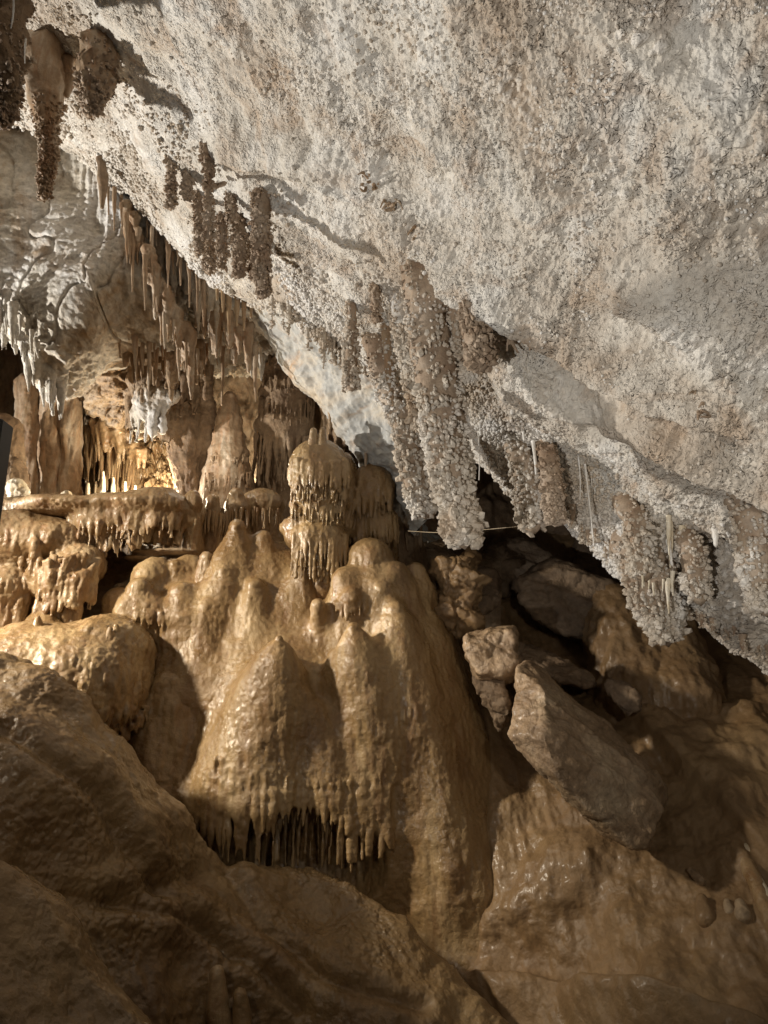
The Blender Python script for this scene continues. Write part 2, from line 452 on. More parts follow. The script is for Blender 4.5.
def seg_dist(px, py, pts):
    """photo-plane distance to a polyline and side sign (used only to shape geometry at build time)"""
    best = np.full(px.shape, 1e9); side = np.zeros(px.shape)
    for (ax, ay), (bx, by) in zip(pts[:-1], pts[1:]):
        ux, uy = bx - ax, by - ay; L2 = ux * ux + uy * uy
        t = np.clip(((px - ax) * ux + (py - ay) * uy) / L2, 0, 1)
        dx, dy = px - ax - t * ux, py - ay - t * uy
        d = np.hypot(dx, dy); m = d < best
        best = np.where(m, d, best); side = np.where(m, np.sign(ux * dy - uy * dx), side)
    return best, side
def smooth(x, a, b):
    t = np.clip((x - a) / (b - a), 0, 1); return t * t * (3 - 2 * t)

# ================================================================ CEILING
lip = [(-420, 90, 6.3), (-150, 105, 6.1), (20, 128, 5.9), (115, 170, 5.7), (205, 262, 5.5), (290, 318, 5.2), (368, 372, 4.95), (430, 408, 4.75), (482, 455, 4.55), (530, 492, 4.4), (575, 520, 4.25), (632, 588, 4.05), (700, 622, 3.9), (790, 668, 3.7), (1010, 790, 3.4)]
top = [(-520, -300, 3.2), (-260, -300, 3.0), (-60, -300, 2.8), (70, -300, 2.65), (190, -300, 2.5), (300, -300, 2.4), (400, -300, 2.3), (470, -300, 2.2), (540, -300, 2.15), (600, -300, 2.1), (670, -300, 2.05), (750, -300, 2.0), (850, -300, 1.9), (1000, -300, 1.8), (1300, -300, 1.7)]
rows = []
for s in (0, .2, .4, .6, .8, .93, 1.0):
    r = []
    for (a, b, c), (x, y, d) in zip(top, lip):
        inv = (1 - s) / c + s / d          # straight in space
        dd = 1 / inv
        bulge = -.25 * math.sin(math.pi * s)
        r.append((a + (x - a) * s, b + (y - b) * s, dd + bulge * .6))
    rows.append(r)
rows.append([(x - 2, y + 2, d + .30) for x, y, d in lip])
rows.append([(x + 4, y - 25, d + .9) for x, y, d in lip])
rows.append([(x + 20, y - 90, d + 2.2) for x, y, d in lip])
V, Fq, N = patch(rows, 820, 1050)
px, py, dd = PROJ(V)
disp = .10 * fbm(V, .9, 3, .5, 1) + .045 * fbm(V, 3.2, 3, .5, 5)
# the step that runs from the stalactite cluster down to the middle group
dist, side = seg_dist(px, py, [(60, 60), (170, 135), (300, 165), (385, 200), (470, 282), (560, 335), (660, 400), (800, 440)])
wgt = smooth(px, 150, 300)
disp += .11 * wgt * np.exp(-(dist / 26) ** 2) * (side < 0) + .11 * wgt * np.exp(-(dist / 9) ** 2) * (side >= 0)
dist, side = seg_dist(px, py, [(300, 290), (400, 330), (500, 370), (590, 410), (680, 452), (760, 490), (860, 540)])
disp += .10 * smooth(px, 440, 540) * (np.exp(-(dist / 26) ** 2) * (side < 0) + np.exp(-(dist / 8) ** 2) * (side >= 0))
dist, side = seg_dist(px, py, [(520, 440), (620, 500), (700, 560), (800, 570)])
disp -= .12 * np.exp(-(dist / 20) ** 2)
for ln_, am in (([(560, 230), (660, 320), (800, 430)], .05), ([(300, 40), (430, 140), (560, 235)], .03), ([(620, 40), (720, 130), (820, 200)], .035), ([(100, 20), (230, 90), (330, 130)], .03)):
    dist, side = seg_dist(px, py, ln_); disp += am * (np.exp(-(dist / 34) ** 2) * (side < 0) + np.exp(-(dist / 10) ** 2) * (side >= 0)) * np.clip(.6 + gnoise(V, 2.5, 44) * 1.5, 0, 1.4)
k1 = knobs(V, 36, 1); k2 = knobs(V, 68, 2); k3 = np.maximum(knobs(V, 17, 3, .3, .6, .62), .75 * knobs(V, 27, 8, .3, .6, .6))
msk = np.clip(gnoise(V, 1.7, 9) * 1.6 + gnoise(V, 5, 10) * .8 + .45, 0, 1)
amp = .25 + .75 * msk
near = 1.6 * smooth(px, 430, 640) * (1 - smooth(py, 200, 460)) * np.clip(gnoise(V, 3, 14) * 2 + .6, 0, 1)      # coarser lumps up to the right
disp += amp * (.011 * k1 + .009 * k2) + .018 * near * k3
gr = fbm(V, (11, 4, 11), 4, .6, 12); disp += .012 * gr * (1 - .6 * smooth(px, 300, 600)) + .012 * fbm(V, 12, 3, .6, 15)
lumpy = np.clip(np.maximum(k1 * amp, k3 * near) * 1.5 - .62, 0, 1) * np.clip(gnoise(V, 2.3, 16) * 1.5 + .55, 0, 1)
V2 = V + N * disp[:, None]
ceiling = struct(mesh_obj('ceiling', V2, Fq, M_ceil, attr=lumpy * .9))
CV, CN, CPX, CPY = V2, normals(V2, Fq), px, py
print('ceiling', len(V2))

def ceiling_depth(x, y):
    c_ = np.where((np.abs(CPX - x) < 4) & (np.abs(CPY - y) < 4))[0]
    if len(c_) == 0: c_ = [np.argmin((CPX - x) ** 2 + (CPY - y) ** 2)]
    return float(np.min(PROJ(CV[c_])[2]))

# knob crust scattered on the ceiling: one uncountable covering
sel = np.where((CPX > -60) & (CPX < 830) & (CPY > -60) & (CPY < 700) & (dd < 6.3))[0]
dlip, _ = seg_dist(CPX[sel], CPY[sel], [(x, y) for x, y, d in lip])
pr = .02 + .20 * np.exp(-(dlip / 55) ** 2)
pr *= np.clip(.3 + 2.6 * gnoise(CV[sel], 2.2, 31), .02, 2)
pr += .05 * smooth(CPX[sel], 430, 640) * (1 - smooth(CPY[sel], 200, 420)) * (gnoise(CV[sel], 5, 33) > .1)
pick = sel[RNG.random(len(sel)) < pr]
Vc, Fc = crust(CV[pick], CN[pick], .0024 * PROJ(CV[pick])[2] * RNG.uniform(.5, 1.2, len(pick)), 1.4, .55)
o = mesh_obj('popcorn_crust', Vc, Fc, M_pop); o['kind'] = 'stuff'
o['label'] = 'pale popcorn-like calcite crust covering the sloping cave ceiling'; o['category'] = 'cave popcorn'
print('crust', len(pick))

# ================================================================ WALLS
# pale upper left wall with its lower lip
W = [
 [(-300, -40, 6.3), (-100, -10, 6.3), (20, 20, 6.4), (120, 90, 6.3), (200, 180, 6.2), (260, 240, 6.3), (330, 280, 6.6)],
 [(-300, 120, 6.2), (-100, 130, 6.2), (20, 140, 6.3), (120, 190, 6.2), (185, 250, 6.1), (240, 290, 6.3), (310, 330, 6.6)],
 [(-300, 220, 6.0), (-100, 215, 6.0), (0, 225, 6.1), (70, 250, 6.0), (140, 300, 6.0), (215, 330, 6.4), (300, 360, 7.0)],
 [(-300, 300, 5.8), (-100, 290, 5.8), (0, 292, 5.8), (60, 320, 5.8), (120, 345, 6.2), (205, 355, 6.7), (290, 370, 7.3)],
 [(-300, 340, 5.9), (-100, 330, 5.9), (-5, 320, 6.0), (45, 372, 6.0), (100, 372, 6.7), (200, 365, 7.3), (290, 375, 7.8)],
 [(-300, 320, 6.8), (-100, 310, 6.8), (-5, 300, 6.9), (45, 340, 6.9), (100, 350, 7.5), (200, 350, 8.3), (290, 360, 8.8)],
]
V, Fq, N = patch(W, 420, 420)
px, py, dd2 = PROJ(V)
disp = .10 * fbm(V, 1.1, 4, .5, 21) + .018 * fbm(V, (5, 5, 9), 4, .6, 22) - .03 * np.exp(-(fbm(V, 1.6, 2, .5, 24) / .03) ** 2)
dist, side = seg_dist(px, py, [(85, 120), (120, 190), (150, 270), (190, 360)])
disp += .15 * np.exp(-(dist / 30) ** 2) * (side > 0) + .15 * np.exp(-(dist / 8) ** 2) * (side <= 0)
dist, side = seg_dist(px, py, [(110, 240), (92, 300), (70, 350), (50, 400)])
disp += .22 * np.exp(-(dist / 34) ** 2) * smooth(py, 230, 300)
dist, side = seg_dist(px, py, [(130, 170), (165, 260), (205, 340), (240, 350)])
drape = np.exp(-(dist / 42) ** 2)
disp += drape * (.07 * fbm(V, (15, 15, 1.3), 3, .6, 61) + .05 * (1 - 3 * np.abs(gnoise(V, (9, 9, .9), 62))))
dist, side = seg_dist(px, py, [(-20, 310), (30, 350), (60, 370)])
disp += np.exp(-(dist / 30) ** 2) * .06 * fbm(V, (15, 15, 1.5), 3, .6, 63)
disp += .006 * knobs(V, 30, 4)
wall = struct(mesh_obj('cave_wall', V + N * disp[:, None], Fq, M_wall))
WV, WPX, WPY = V + N * disp[:, None], px, py

# smooth banded plane under the ceiling lip
W = [
 [(200, 250, 5.95), (260, 290, 5.65), (330, 345, 5.35), (385, 400, 5.2), (430, 450, 5.15), (455, 490, 5.2)],
 [(215, 285, 6.2), (262, 318, 5.9), (320, 370, 5.7), (368, 425, 5.6), (405, 470, 5.6), (430, 515, 5.7)],
 [(235, 320, 6.6), (275, 350, 6.5), (312, 395, 6.3), (350, 450, 6.2), (385, 500, 6.3), (415, 540, 6.4)],
 [(280, 330, 7.6), (310, 370, 7.6), (350, 420, 7.4), (380, 470, 7.2), (410, 510, 7.2), (440, 540, 7.2)],
]
V, Fq, N = patch(W, 240, 380)
disp = .09 * fbm(V, 1.6, 4, .5, 25) + .02 * -np.abs(fbm(V, 6, 3, .6, 26)) + .015 * fbm(V, 12, 3, .5, 27)
px, py, _ = PROJ(V)
disp += .05 * fbm(V, (9, 9, 3), 3, .5, 28) * smooth(py, 400, 470)
struct(mesh_obj('rock_face', V + N * disp[:, None], Fq, M_under))

# far back wall, brown
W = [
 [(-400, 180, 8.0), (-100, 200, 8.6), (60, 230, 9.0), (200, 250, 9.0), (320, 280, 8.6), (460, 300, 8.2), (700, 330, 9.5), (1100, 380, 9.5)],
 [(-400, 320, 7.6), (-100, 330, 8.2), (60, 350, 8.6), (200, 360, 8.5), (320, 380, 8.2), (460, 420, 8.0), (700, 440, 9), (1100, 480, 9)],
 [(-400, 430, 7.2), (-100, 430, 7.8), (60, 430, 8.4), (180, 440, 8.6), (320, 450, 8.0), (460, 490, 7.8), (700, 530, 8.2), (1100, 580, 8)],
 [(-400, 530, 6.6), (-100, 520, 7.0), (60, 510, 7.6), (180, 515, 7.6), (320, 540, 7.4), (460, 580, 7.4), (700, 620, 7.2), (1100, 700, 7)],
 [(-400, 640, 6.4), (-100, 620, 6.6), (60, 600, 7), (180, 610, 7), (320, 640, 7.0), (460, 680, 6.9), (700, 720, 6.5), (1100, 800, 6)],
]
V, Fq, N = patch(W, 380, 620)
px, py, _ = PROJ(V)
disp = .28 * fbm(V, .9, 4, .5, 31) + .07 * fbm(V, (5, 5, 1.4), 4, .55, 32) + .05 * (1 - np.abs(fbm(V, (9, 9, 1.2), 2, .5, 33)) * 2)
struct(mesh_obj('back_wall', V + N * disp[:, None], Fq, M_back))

# ================================================================ FLOOR AND SLOPES
def slope(name, rows, nu, nv, mat, seed, big=.10, fine=.012, extra=None, flute=.0):
    V, Fq, N = patch(rows, nu, nv)
    px, py, _ = PROJ(V)
    disp = big * fbm(V, 1.3, 3, .5, seed) + big * .35 * fbm(V, 4, 3, .5, seed + 1) + fine * fbm(V, 16, 3, .6, seed + 2)
    disp += fine * .5 * knobs(V, 22, seed)
    if flute: disp += flute * fbm(V, (8, 3, 2), 3, .5, seed + 3)
    if extra: disp = disp + extra(V, px, py)
    o = struct(mesh_obj(name, V + N * disp[:, None], Fq, mat)); return V, px, py

# right hand slope
rows = [
 [(300, 500, 8.0), (420, 520, 7.8), (560, 520, 8.0), (700, 560, 7.6), (900, 600, 7.0), (1150, 650, 6.6)],
 [(300, 600, 6.6), (430, 620, 6.3), (560, 640, 6.3), (700, 650, 6.0), (900, 690, 5.5), (1150, 740, 5.2)],
 [(320, 740, 5.9), (440, 740, 5.3), (560, 750, 5.2), (700, 750, 4.9), (900, 780, 4.4), (1150, 830, 4.1)],
 [(340, 860, 5.2), (450, 860, 4.85), (570, 860, 4.5), (700, 860, 4.2), (900, 870, 3.8), (1150, 900, 3.6)],
 [(360, 960, 4.8), (470, 960, 4.55), (580, 960, 4.1), (700, 960, 3.7), (900, 960, 3.4), (1150, 980, 3.2)],
 [(380, 1100, 4.5), (480, 1100, 3.9), (580, 1100, 3.5), (700, 1100, 3.2), (900, 1100, 3.0), (1150, 1100, 2.8)],
 [(400, 1300, 3.8), (500, 1300, 3.3), (600, 1300, 3.0), (720, 1300, 2.8), (900, 1300, 2.6), (1150, 1300, 2.4)],
]
def ex(V, px, py):
    r = 0
    d, s = seg_dist(px, py, [(600, 690), (680, 760), (760, 850), (850, 940)])
    r = r + .10 * np.exp(-(d / 30) ** 2) * (s < 0) + .10 * np.exp(-(d / 7) ** 2) * (s >= 0)
    d, s = seg_dist(px, py, [(520, 900), (560, 860), (600, 900), (660, 960), (700, 1010)])
    r = r + .05 * np.exp(-(d / 22) ** 2)
    d, s = seg_dist(px, py, [(470, 990), (540, 985), (620, 1000), (760, 1040)])
    r = r + .16 * np.exp(-(d / 40) ** 2) * (s > 0) + .16 * np.exp(-(d / 8) ** 2) * (s <= 0)
    return r
SLP = slope('right_slope', rows, 560, 560, M_floor, 41, .10, .005, ex, .025)

# foreground ridge and mound below the big flowstone
sil = [(-400, 520, 4.2), (-180, 590, 4.15), (-60, 635, 4.1), (20, 662, 4.1), (70, 700, 4.1), (115, 752, 4.15), (160, 795, 4.2), (212, 856, 4.3), (300, 866, 4.5), (350, 876, 4.45), (395, 915, 4.3), (450, 980, 4.1), (510, 1050, 3.9), (620, 1180, 3.6)]
rows = [[(x + 30, y + 160, d + 1.0) for x, y, d in sil], [(x + 12, y + 40, d + .45) for x, y, d in sil], [(x, y, d) for x, y, d in sil],
        [(x - 6, y + 40, d - .28) for x, y, d in sil], [(x - 14, y + 120, d - .62) for x, y, d in sil], [(x - 25, y + 230, d - .95) for x, y, d in sil],
        [(x - 40, y + 400, d - 1.35) for x, y, d in sil], [(x - 60, y + 650, d - 1.8) for x, y, d in sil]]
def ex(V, px, py):
    r = .07 * np.exp(-(((px - 150) / 75) ** 2 + ((py - 815) / 45) ** 2)) + .10 * np.exp(-(((px - 40) / 90) ** 2 + ((py - 780) / 50) ** 2))
    d, s = seg_dist(px, py, [(20, 870), (100, 905), (190, 880), (225, 862)])
    r = r - .05 * np.exp(-(d / 14) ** 2)
    r = r + .07 * np.exp(-(((px - 300) / 90) ** 2 + ((py - 960) / 60) ** 2))
    for ln_ in ([(0, 740), (80, 800), (150, 880), (230, 960)], [(110, 900), (200, 930), (300, 1010)], [(230, 870), (260, 930), (330, 985), (420, 1010)]):
        d, s = seg_dist(px, py, ln_); r = r - .03 * np.exp(-(d / 7) ** 2) + .03 * np.exp(-((d - 16) / 14) ** 2)
    return r + .010 * knobs(V, 40, 7) * smooth(gnoise(V, 2.2, 77), -.1, .3)
RDG = slope('foreground_ridge', rows, 520, 620, M_mud, 51, .08, .007, ex)

sil = [(-350, 700, 2.7), (-120, 800, 2.65), (0, 862, 2.6), (52, 896, 2.6), (100, 962, 2.55), (150, 1015, 2.5), (210, 1090, 2.45), (320, 1220, 2.4)]
rows = [[(x + 30, y + 120, d + 1.0) for x, y, d in sil], [(x + 8, y + 30, d + .4) for x, y, d in sil], [(x, y, d) for x, y, d in sil],
        [(x - 6, y + 45, d - .18) for x, y, d in sil], [(x - 14, y + 130, d - .38) for x, y, d in sil], [(x - 40, y + 400, d - .8) for x, y, d in sil]]
slope('near_slope', rows, 240, 380, M_mud, 61, .05, .006)

# back terrace behind the flowstone
rows = [[(-300, 470, 8.2), (-50, 480, 8.0), (120, 495, 8.0), (250, 500, 7.8), (380, 520, 7.6), (500, 540, 7.8)],
        [(-300, 500, 7.0), (-50, 505, 6.8), (120, 510, 6.9), (250, 520, 6.8), (380, 545, 6.7), (500, 560, 6.9)],
        [(-300, 560, 6.0), (-50, 570, 5.9), (120, 590, 6.1), (250, 590, 6.2), (380, 600, 6.2), (500, 610, 6.3)],
        [(-300, 700, 5.4), (-50, 700, 5.3), (120, 720, 5.6), (250, 720, 5.8), (380, 720, 5.8), (500, 720, 5.8)]]
slope('rear_terrace', rows, 260, 400, M_back, 71, .08, .010)

# ================================================================ FLOWSTONE BODIES
def flow_disp(V, N, seed, rip=.010, micro=.004, big=.02):
    vert = 1 - np.abs(N[:, 2])
    d = big * fbm(V, 3.0, 3, .5, seed) + micro * 1.6 * fbm(V, (24, 24, 9), 2, .6, seed + 5) * vert + rip * fbm(V, (13, 13, 3.2), 3, .55, seed + 1) * vert * 1.6
    d += micro * knobs(V, 38, seed + 2) + micro * 1.2 * fbm(V, 34, 2, .6, seed + 3)
    return d
def flowstone(name, prims, h, mat, seed, k=.07, rip=.010, micro=.004, big=.02, parent=None, cut=None, fringes=(), minus=()):
    V, Fq = body(prims, h, k, cut=cut, fringes=fringes, minus=minus); N = normals(V, Fq)
    V = V + N * flow_disp(V, N, seed, rip, micro, big)[:, None]
    return mesh_obj(name, V, Fq, mat, parent), V, N

def rim_drips(cx, cy, d, rx, rd, y0, y1, n, r=.014, a0=200, a1=340, mat=None, parent=None, jit=.3, name='drip_fringe', flare=0.0):
    """fringe of drips round the front of an elliptical rim; cx,cy photo centre, rx photo-px half width, rd depth/width ratio; y0->y1 photo rows"""
    c = P(cx, cy, d); top = P(cx, y0, d); bot = P(cx, y1, d)
    th = np.radians(np.linspace(a0, a1, n) + RNG.uniform(-3, 3, n) * (a1 - a0) / n / 4)
    R = S(rx, d)
    x = c[0] + R * np.cos(th); y = c[1] + R * rd * np.sin(th)
    L = (top[2] - bot[2])
    zt = np.full(n, top[2]) + RNG.uniform(-.1, .1, n) * L; ln = L * RNG.uniform(1 - jit, 1.05, n)
    T = np.stack([x, y, zt], 1); B = np.stack([c[0] + R * (1 + flare) * np.cos(th), c[1] + R * rd * (1 + flare) * np.sin(th), zt - ln], 1)
    Vd, Fd = tubes(T, B, r * RNG.uniform(.8, 1.5, n), r * RNG.uniform(.25, .6, n), 8, 8, .12)
    return mesh_obj(name, Vd, Fd, mat, parent)

def line_drips(pts, n, len_px, r, mat, parent, name='drip_fringe', jit=.5, up=.04):
    """fringe along a photo polyline [(px,py,d)..]"""
    pts = np.array(pts, float); W_ = PA(pts); s = np.concatenate([[0], np.cumsum(np.linalg.norm(np.diff(W_, axis=0), axis=1))])
    t = np.sort(RNG.uniform(0, s[-1], n)); T = np.stack([np.interp(t, s, W_[:, a]) for a in range(3)], 1)
    dd_ = np.interp(t, s, pts[:, 2]); ln = len_px * dd_ / FPX * RNG.uniform(1 - jit, 1.1, n)
    T[:, 1] += RNG.normal(size=n) * .012
    B = T.copy(); B[:, 2] -= ln; T[:, 2] += up
    Vd, Fd = tubes(T, B, r * RNG.uniform(.8, 1.5, n), r * RNG.uniform(.2, .5, n), 8, 8, .12)
    return mesh_obj(name, Vd, Fd, mat, parent)

# --- the big central flowstone mass
D = 5.35
dome = [
 cone((237, 529, 5.7), (232, 700, 5.75), 9, 88), cone((262, 540, 5.75), (285, 710, 5.8), 10, 78), cone((222, 560, 5.6), (205, 660, 5.6), 10, 44),
 cone((150, 580, 5.6), (160, 690, 5.65), 18, 62), cone((190, 572, 5.75), (200, 700, 5.8), 18, 78), cone((118, 604, 5.6), (138, 690, 5.7), 16, 48),
 cone((130, 612, 5.35), (150, 622, 5.4), 16, 20), cone((158, 612, 5.4), (182, 640, 5.45), 14, 20),
 cone((153, 561, 5.6), (153, 588, 5.62), 2.5, 10), cone((163, 562, 5.62), (162, 590, 5.64), 2.5, 9), cone((176, 564, 5.62), (180, 595, 5.64), 3, 12), cone((145, 572, 5.6), (148, 592, 5.62), 2.5, 9),
 cone((212, 600, 5.5), (182, 720, 5.3), 16, 46, 1.2), cone((172, 650, 5.4), (186, 800, 5.15), 16, 64, .85),
 cone((279, 640, 4.95), (256, 830, 5.05), 5, 92, .72), cone((250, 680, 5.15), (212, 810, 5.1), 12, 60, .9), cone((284, 690, 5.0), (262, 835, 5.0), 14, 66, .9),
 cone((309, 700, 4.9), (335, 840, 5.05), 6, 74, .75), cone((337, 680, 5.2), (372, 850, 5.15), 14, 68, .8), cone((300, 720, 4.92), (296, 800, 4.9), 5, 30),
 cone((318, 606, 5.25), (322, 645, 5.4), 7, 14), cone((301, 575, 5.55), (305, 720, 5.6), 10, 66), cone((283, 600, 5.5), (290, 660, 5.5), 6, 30),
 cone((345, 582, 5.4), (350, 690, 5.5), 15, 52), cone((370, 562, 5.55), (380, 680, 5.6), 24, 70, .8), cone((396, 578, 5.45), (412, 700, 5.5), 14, 60), cone((416, 572, 5.6), (425, 700, 5.7), 9, 55),
 cone((350, 598, 5.25), (352, 606, 5.3), 9, 10), cone((382, 592, 5.3), (384, 620, 5.35), 8, 16),
 cone((354, 630, 5.05), (385, 840, 5.15), 8, 70, .7), cone((395, 612, 5.22), (418, 830, 5.2), 10, 70, .7), cone((428, 632, 5.45), (455, 860, 5.25), 12, 70, .7),
 cone((352, 700, 5.2), (395, 815, 5.12), 22, 60), cone((405, 700, 5.2), (450, 880, 5.0), 24, 68), cone((448, 760, 5.2), (480, 960, 4.85), 26, 66), cone((430, 800, 5.1), (450, 1000, 4.7), 24, 56),
 cone((395, 862, 4.78), (400, 960, 4.85), 6, 26), cone((449, 878, 4.62), (452, 970, 4.75), 5, 24), cone((375, 856, 4.9), (382, 930, 4.9), 5, 18), cone((420, 870, 4.75), (424, 960, 4.8), 5, 18),
 cone((207, 608, 5.36), (202, 690, 5.33), 7, 36, .8), cone((255, 588, 5.46), (258, 670, 5.42), 8, 38, .8), cone((222, 575, 5.5), (224, 630, 5.5), 7, 26, .8), cone((335, 655, 5.1), (338, 750, 5.05), 6, 34, .8), cone((378, 652, 5.08), (384, 770, 5.05), 8, 40, .8), cone((408, 655, 5.15), (416, 770, 5.1), 7, 38, .8), cone((362, 720, 4.9), (366, 810, 4.9), 6, 32, .8), cone((240, 730, 4.85), (236, 800, 4.85), 6, 34, .8),
 cone((430, 740, 5.0), (440, 850, 4.9), 7, 38, .8), cone((140, 590, 5.38), (142, 610, 5.38), 12, 18), cone((182, 594, 5.45), (186, 618, 5.42), 12, 22),
 ell((275, 750, 5.43), 128, 145, 80), ell((190, 665, 5.62), 88, 90, 54), ell((375, 700, 5.48), 84, 125, 56), ell((275, 640, 5.75), 80, 100, 50), ell((420, 830, 5.3), 66, 150, 58),
]
domo, DV, DN = flowstone('flowstone_dome', dome, .0115, M_flow, 81, .085, .0035, .0030, .018,
 minus=[ell((298, 874, 4.5), 98, 62, 74), ell((224, 866, 4.6), 32, 66, 58), ell((160, 652, 5.0), 16, 12, 16)],
 fringes=[([(203, 792), (220, 802), (260, 812), (300, 815), (345, 816), (385, 806)], 44, 50, 2.2, .3), ([(205, 776), (240, 796), (300, 800), (345, 802), (390, 790)], 44, 32, 2.3, .6),
  ([(215, 764), (240, 776), (300, 784), (345, 789), (380, 779)], 20, 22, 2.0, .6),
  ([(128, 620), (150, 630), (176, 640)], 18, 16, 1.7, .5), ([(135, 612), (165, 620)], 9, 12, 1.6, .5), ([(336, 606), (350, 610), (366, 604)], 10, 12, 1.6, .5), ([(398, 716), (418, 712)], 6, 10, 1.5, .5),
  ([(382, 800), (392, 822)], 8, 30, 2.2, .5)])
tag(domo, 'huge tan wet flowstone dome with cone-shaped peaks in the centre of the cave', 'flowstone')

# --- rounded mound on the left
mound, _, _ = flowstone('flowstone_mound', [ell((76, 688, 5.0), 72, 60, 66), ell((40, 668, 5.1), 75, 45, 70), ell((112, 650, 5.2), 42, 34, 50), cone((45, 628, 5.3), (60, 690, 5.3), 18, 50), cone((-60, 640, 5.2), (-60, 740, 5.2), 40, 80), cone((95, 630, 4.95), (98, 690, 4.95), 5, 34)], .0115, M_flow, 91, .10, .012, .0045, .022,
 minus=[ell((112, 768, 4.7), 46, 24, 50)], fringes=[([(80, 728), (105, 738), (128, 730), (146, 712)], 24, 15, 1.9, .5), ([(90, 712), (112, 720), (135, 708)], 14, 14, 1.7, .6)])
tag(mound, 'rounded golden flowstone mound beside the left foot of the big dome', 'flowstone')

chute, _, _ = flowstone('flowstone_apron', [cone((150, 715, 5.15), (172, 860, 4.95), 24, 66, .8), cone((172, 690, 5.2), (205, 850, 4.95), 22, 52, .8)], .0135, M_flow, 95, .07)
tag(chute, 'low wet flowstone apron between the rounded left mound and the big dome', 'flowstone')

# --- left shelf with draperies
shelf, _, _ = flowstone('flowstone_shelf', [
 ell((80, 518, 6.1), 62, 14, 70), ell((140, 515, 6.1), 66, 14, 60), ell((158, 508, 5.95), 36, 18, 34), ell((30, 518, 6.0), 34, 20, 40), cone((165, 505, 5.9), (150, 528, 5.9), 14, 16),
 ell((95, 525, 5.8), 26, 20, 26), ell((125, 520, 5.85), 26, 18, 26), ell((190, 516, 5.95), 16, 20, 16), cone((95, 535, 5.75), (101, 572, 5.75), 9, 3)], .0105, M_flow2, 101, .06, .010, .003,
 fringes=[([(66, 534), (90, 542), (125, 534), (150, 526), (182, 530)], 50, 22, 2.0, .5), ([(80, 524), (125, 522), (150, 514), (180, 518)], 34, 20, 1.8, .6), ([(84, 542), (104, 546)], 10, 42, 2.2, .4)])
tag(shelf, 'ochre flowstone shelf with hanging draperies at mid left', 'flowstone shelf')
o, _, _ = flowstone('drapery_rock', [ell((165, 552, 5.85), 34, 3.5, 14), ell((140, 558, 5.85), 18, 3, 12)], .009, M_rock, 105, .03, .004, .002, .008)
tag(o, 'thin flat rock ledge under the fringe of the ochre shelf', 'rock ledge')

lowl, _, _ = flowstone('flowstone_cascade', [
 ell((50, 545, 5.75), 42, 26, 40), ell((10, 545, 5.7), 50, 34, 40), ell((62, 582, 5.5), 30, 24, 30), ell((80, 566, 5.6), 22, 22, 26), ell((8, 590, 5.45), 24, 24, 26), ell((-50, 580, 5.5), 50, 50, 50),
 cone((34, 544, 5.42), (36, 572, 5.42), 2.5, 8), ell((40, 520, 5.9), 30, 24, 30), ell((40, 650, 6.0), 80, 36, 40)], .0105, M_flow2, 111, .06, .012, .004, .022,
 fringes=[([(38, 594), (62, 602), (84, 592)], 24, 40, 2.4, .35), ([(40, 584), (62, 590), (84, 580)], 16, 26, 2.0, .5), ([(-12, 604), (10, 608), (28, 602)], 20, 40, 2.3, .35),
  ([(52, 560), (68, 562), (84, 556)], 14, 16, 1.8, .5), ([(76, 582), (92, 572), (99, 566)], 12, 40, 2.2, .4), ([(20, 560), (50, 566)], 10, 12, 1.6, .5)])
tag(lowl, 'bulbous stepped flowstone cascade with fringes at the left edge', 'flowstone')

# lumps and pillars between shelf and dome
for (nm, pr, lab, dr) in [
 ('stalagmite', [cone((193, 500, 5.9), (193, 552, 5.9), 8, 10), cone((193, 497, 5.9), (193, 503, 5.9), 6, 9)], 'slim pinkish flowstone pillar at the right end of the ochre shelf', None),
 ('stalagmite', [cone((213, 500, 6.1), (212, 550, 6.1), 6, 16)], 'small round-topped brown stalagmite second right of the ochre shelf', (213, 515, 6.05, 12, 514, 540)),
 ('stalagmite', [cone((236, 496, 6.2), (236, 540, 6.2), 8, 18), ell((238, 510, 6.2), 14, 12, 12)], 'small brown stalagmite with a bulb top behind the dome peak', (236, 512, 6.15, 14, 512, 540)),
 ('stalagmite', [ell((262, 505, 6.4), 22, 16, 20), cone((262, 505, 6.4), (265, 550, 6.4), 16, 26)], 'low brown lump of flowstone left of the capped stalagmite', (262, 515, 6.3, 20, 512, 532)),
 ('stalagmite', [cone((206, 558, 5.6), (207, 580, 5.62), 7, 15)], 'small blunt stalagmite on the left shoulder below the dome peak', None),
]:
    o, _, _ = flowstone(nm, pr, .010, M_flow2, 121 + len(lab), .04, .008, .003, .01)
    tag(o, lab, 'stalagmite')
    if dr:
        cx, cy, d, rx, y0, y1 = dr
        rim_drips(cx, cy, d, rx, .8, y0, y1, 16, .011, mat=M_flow2, parent=o)

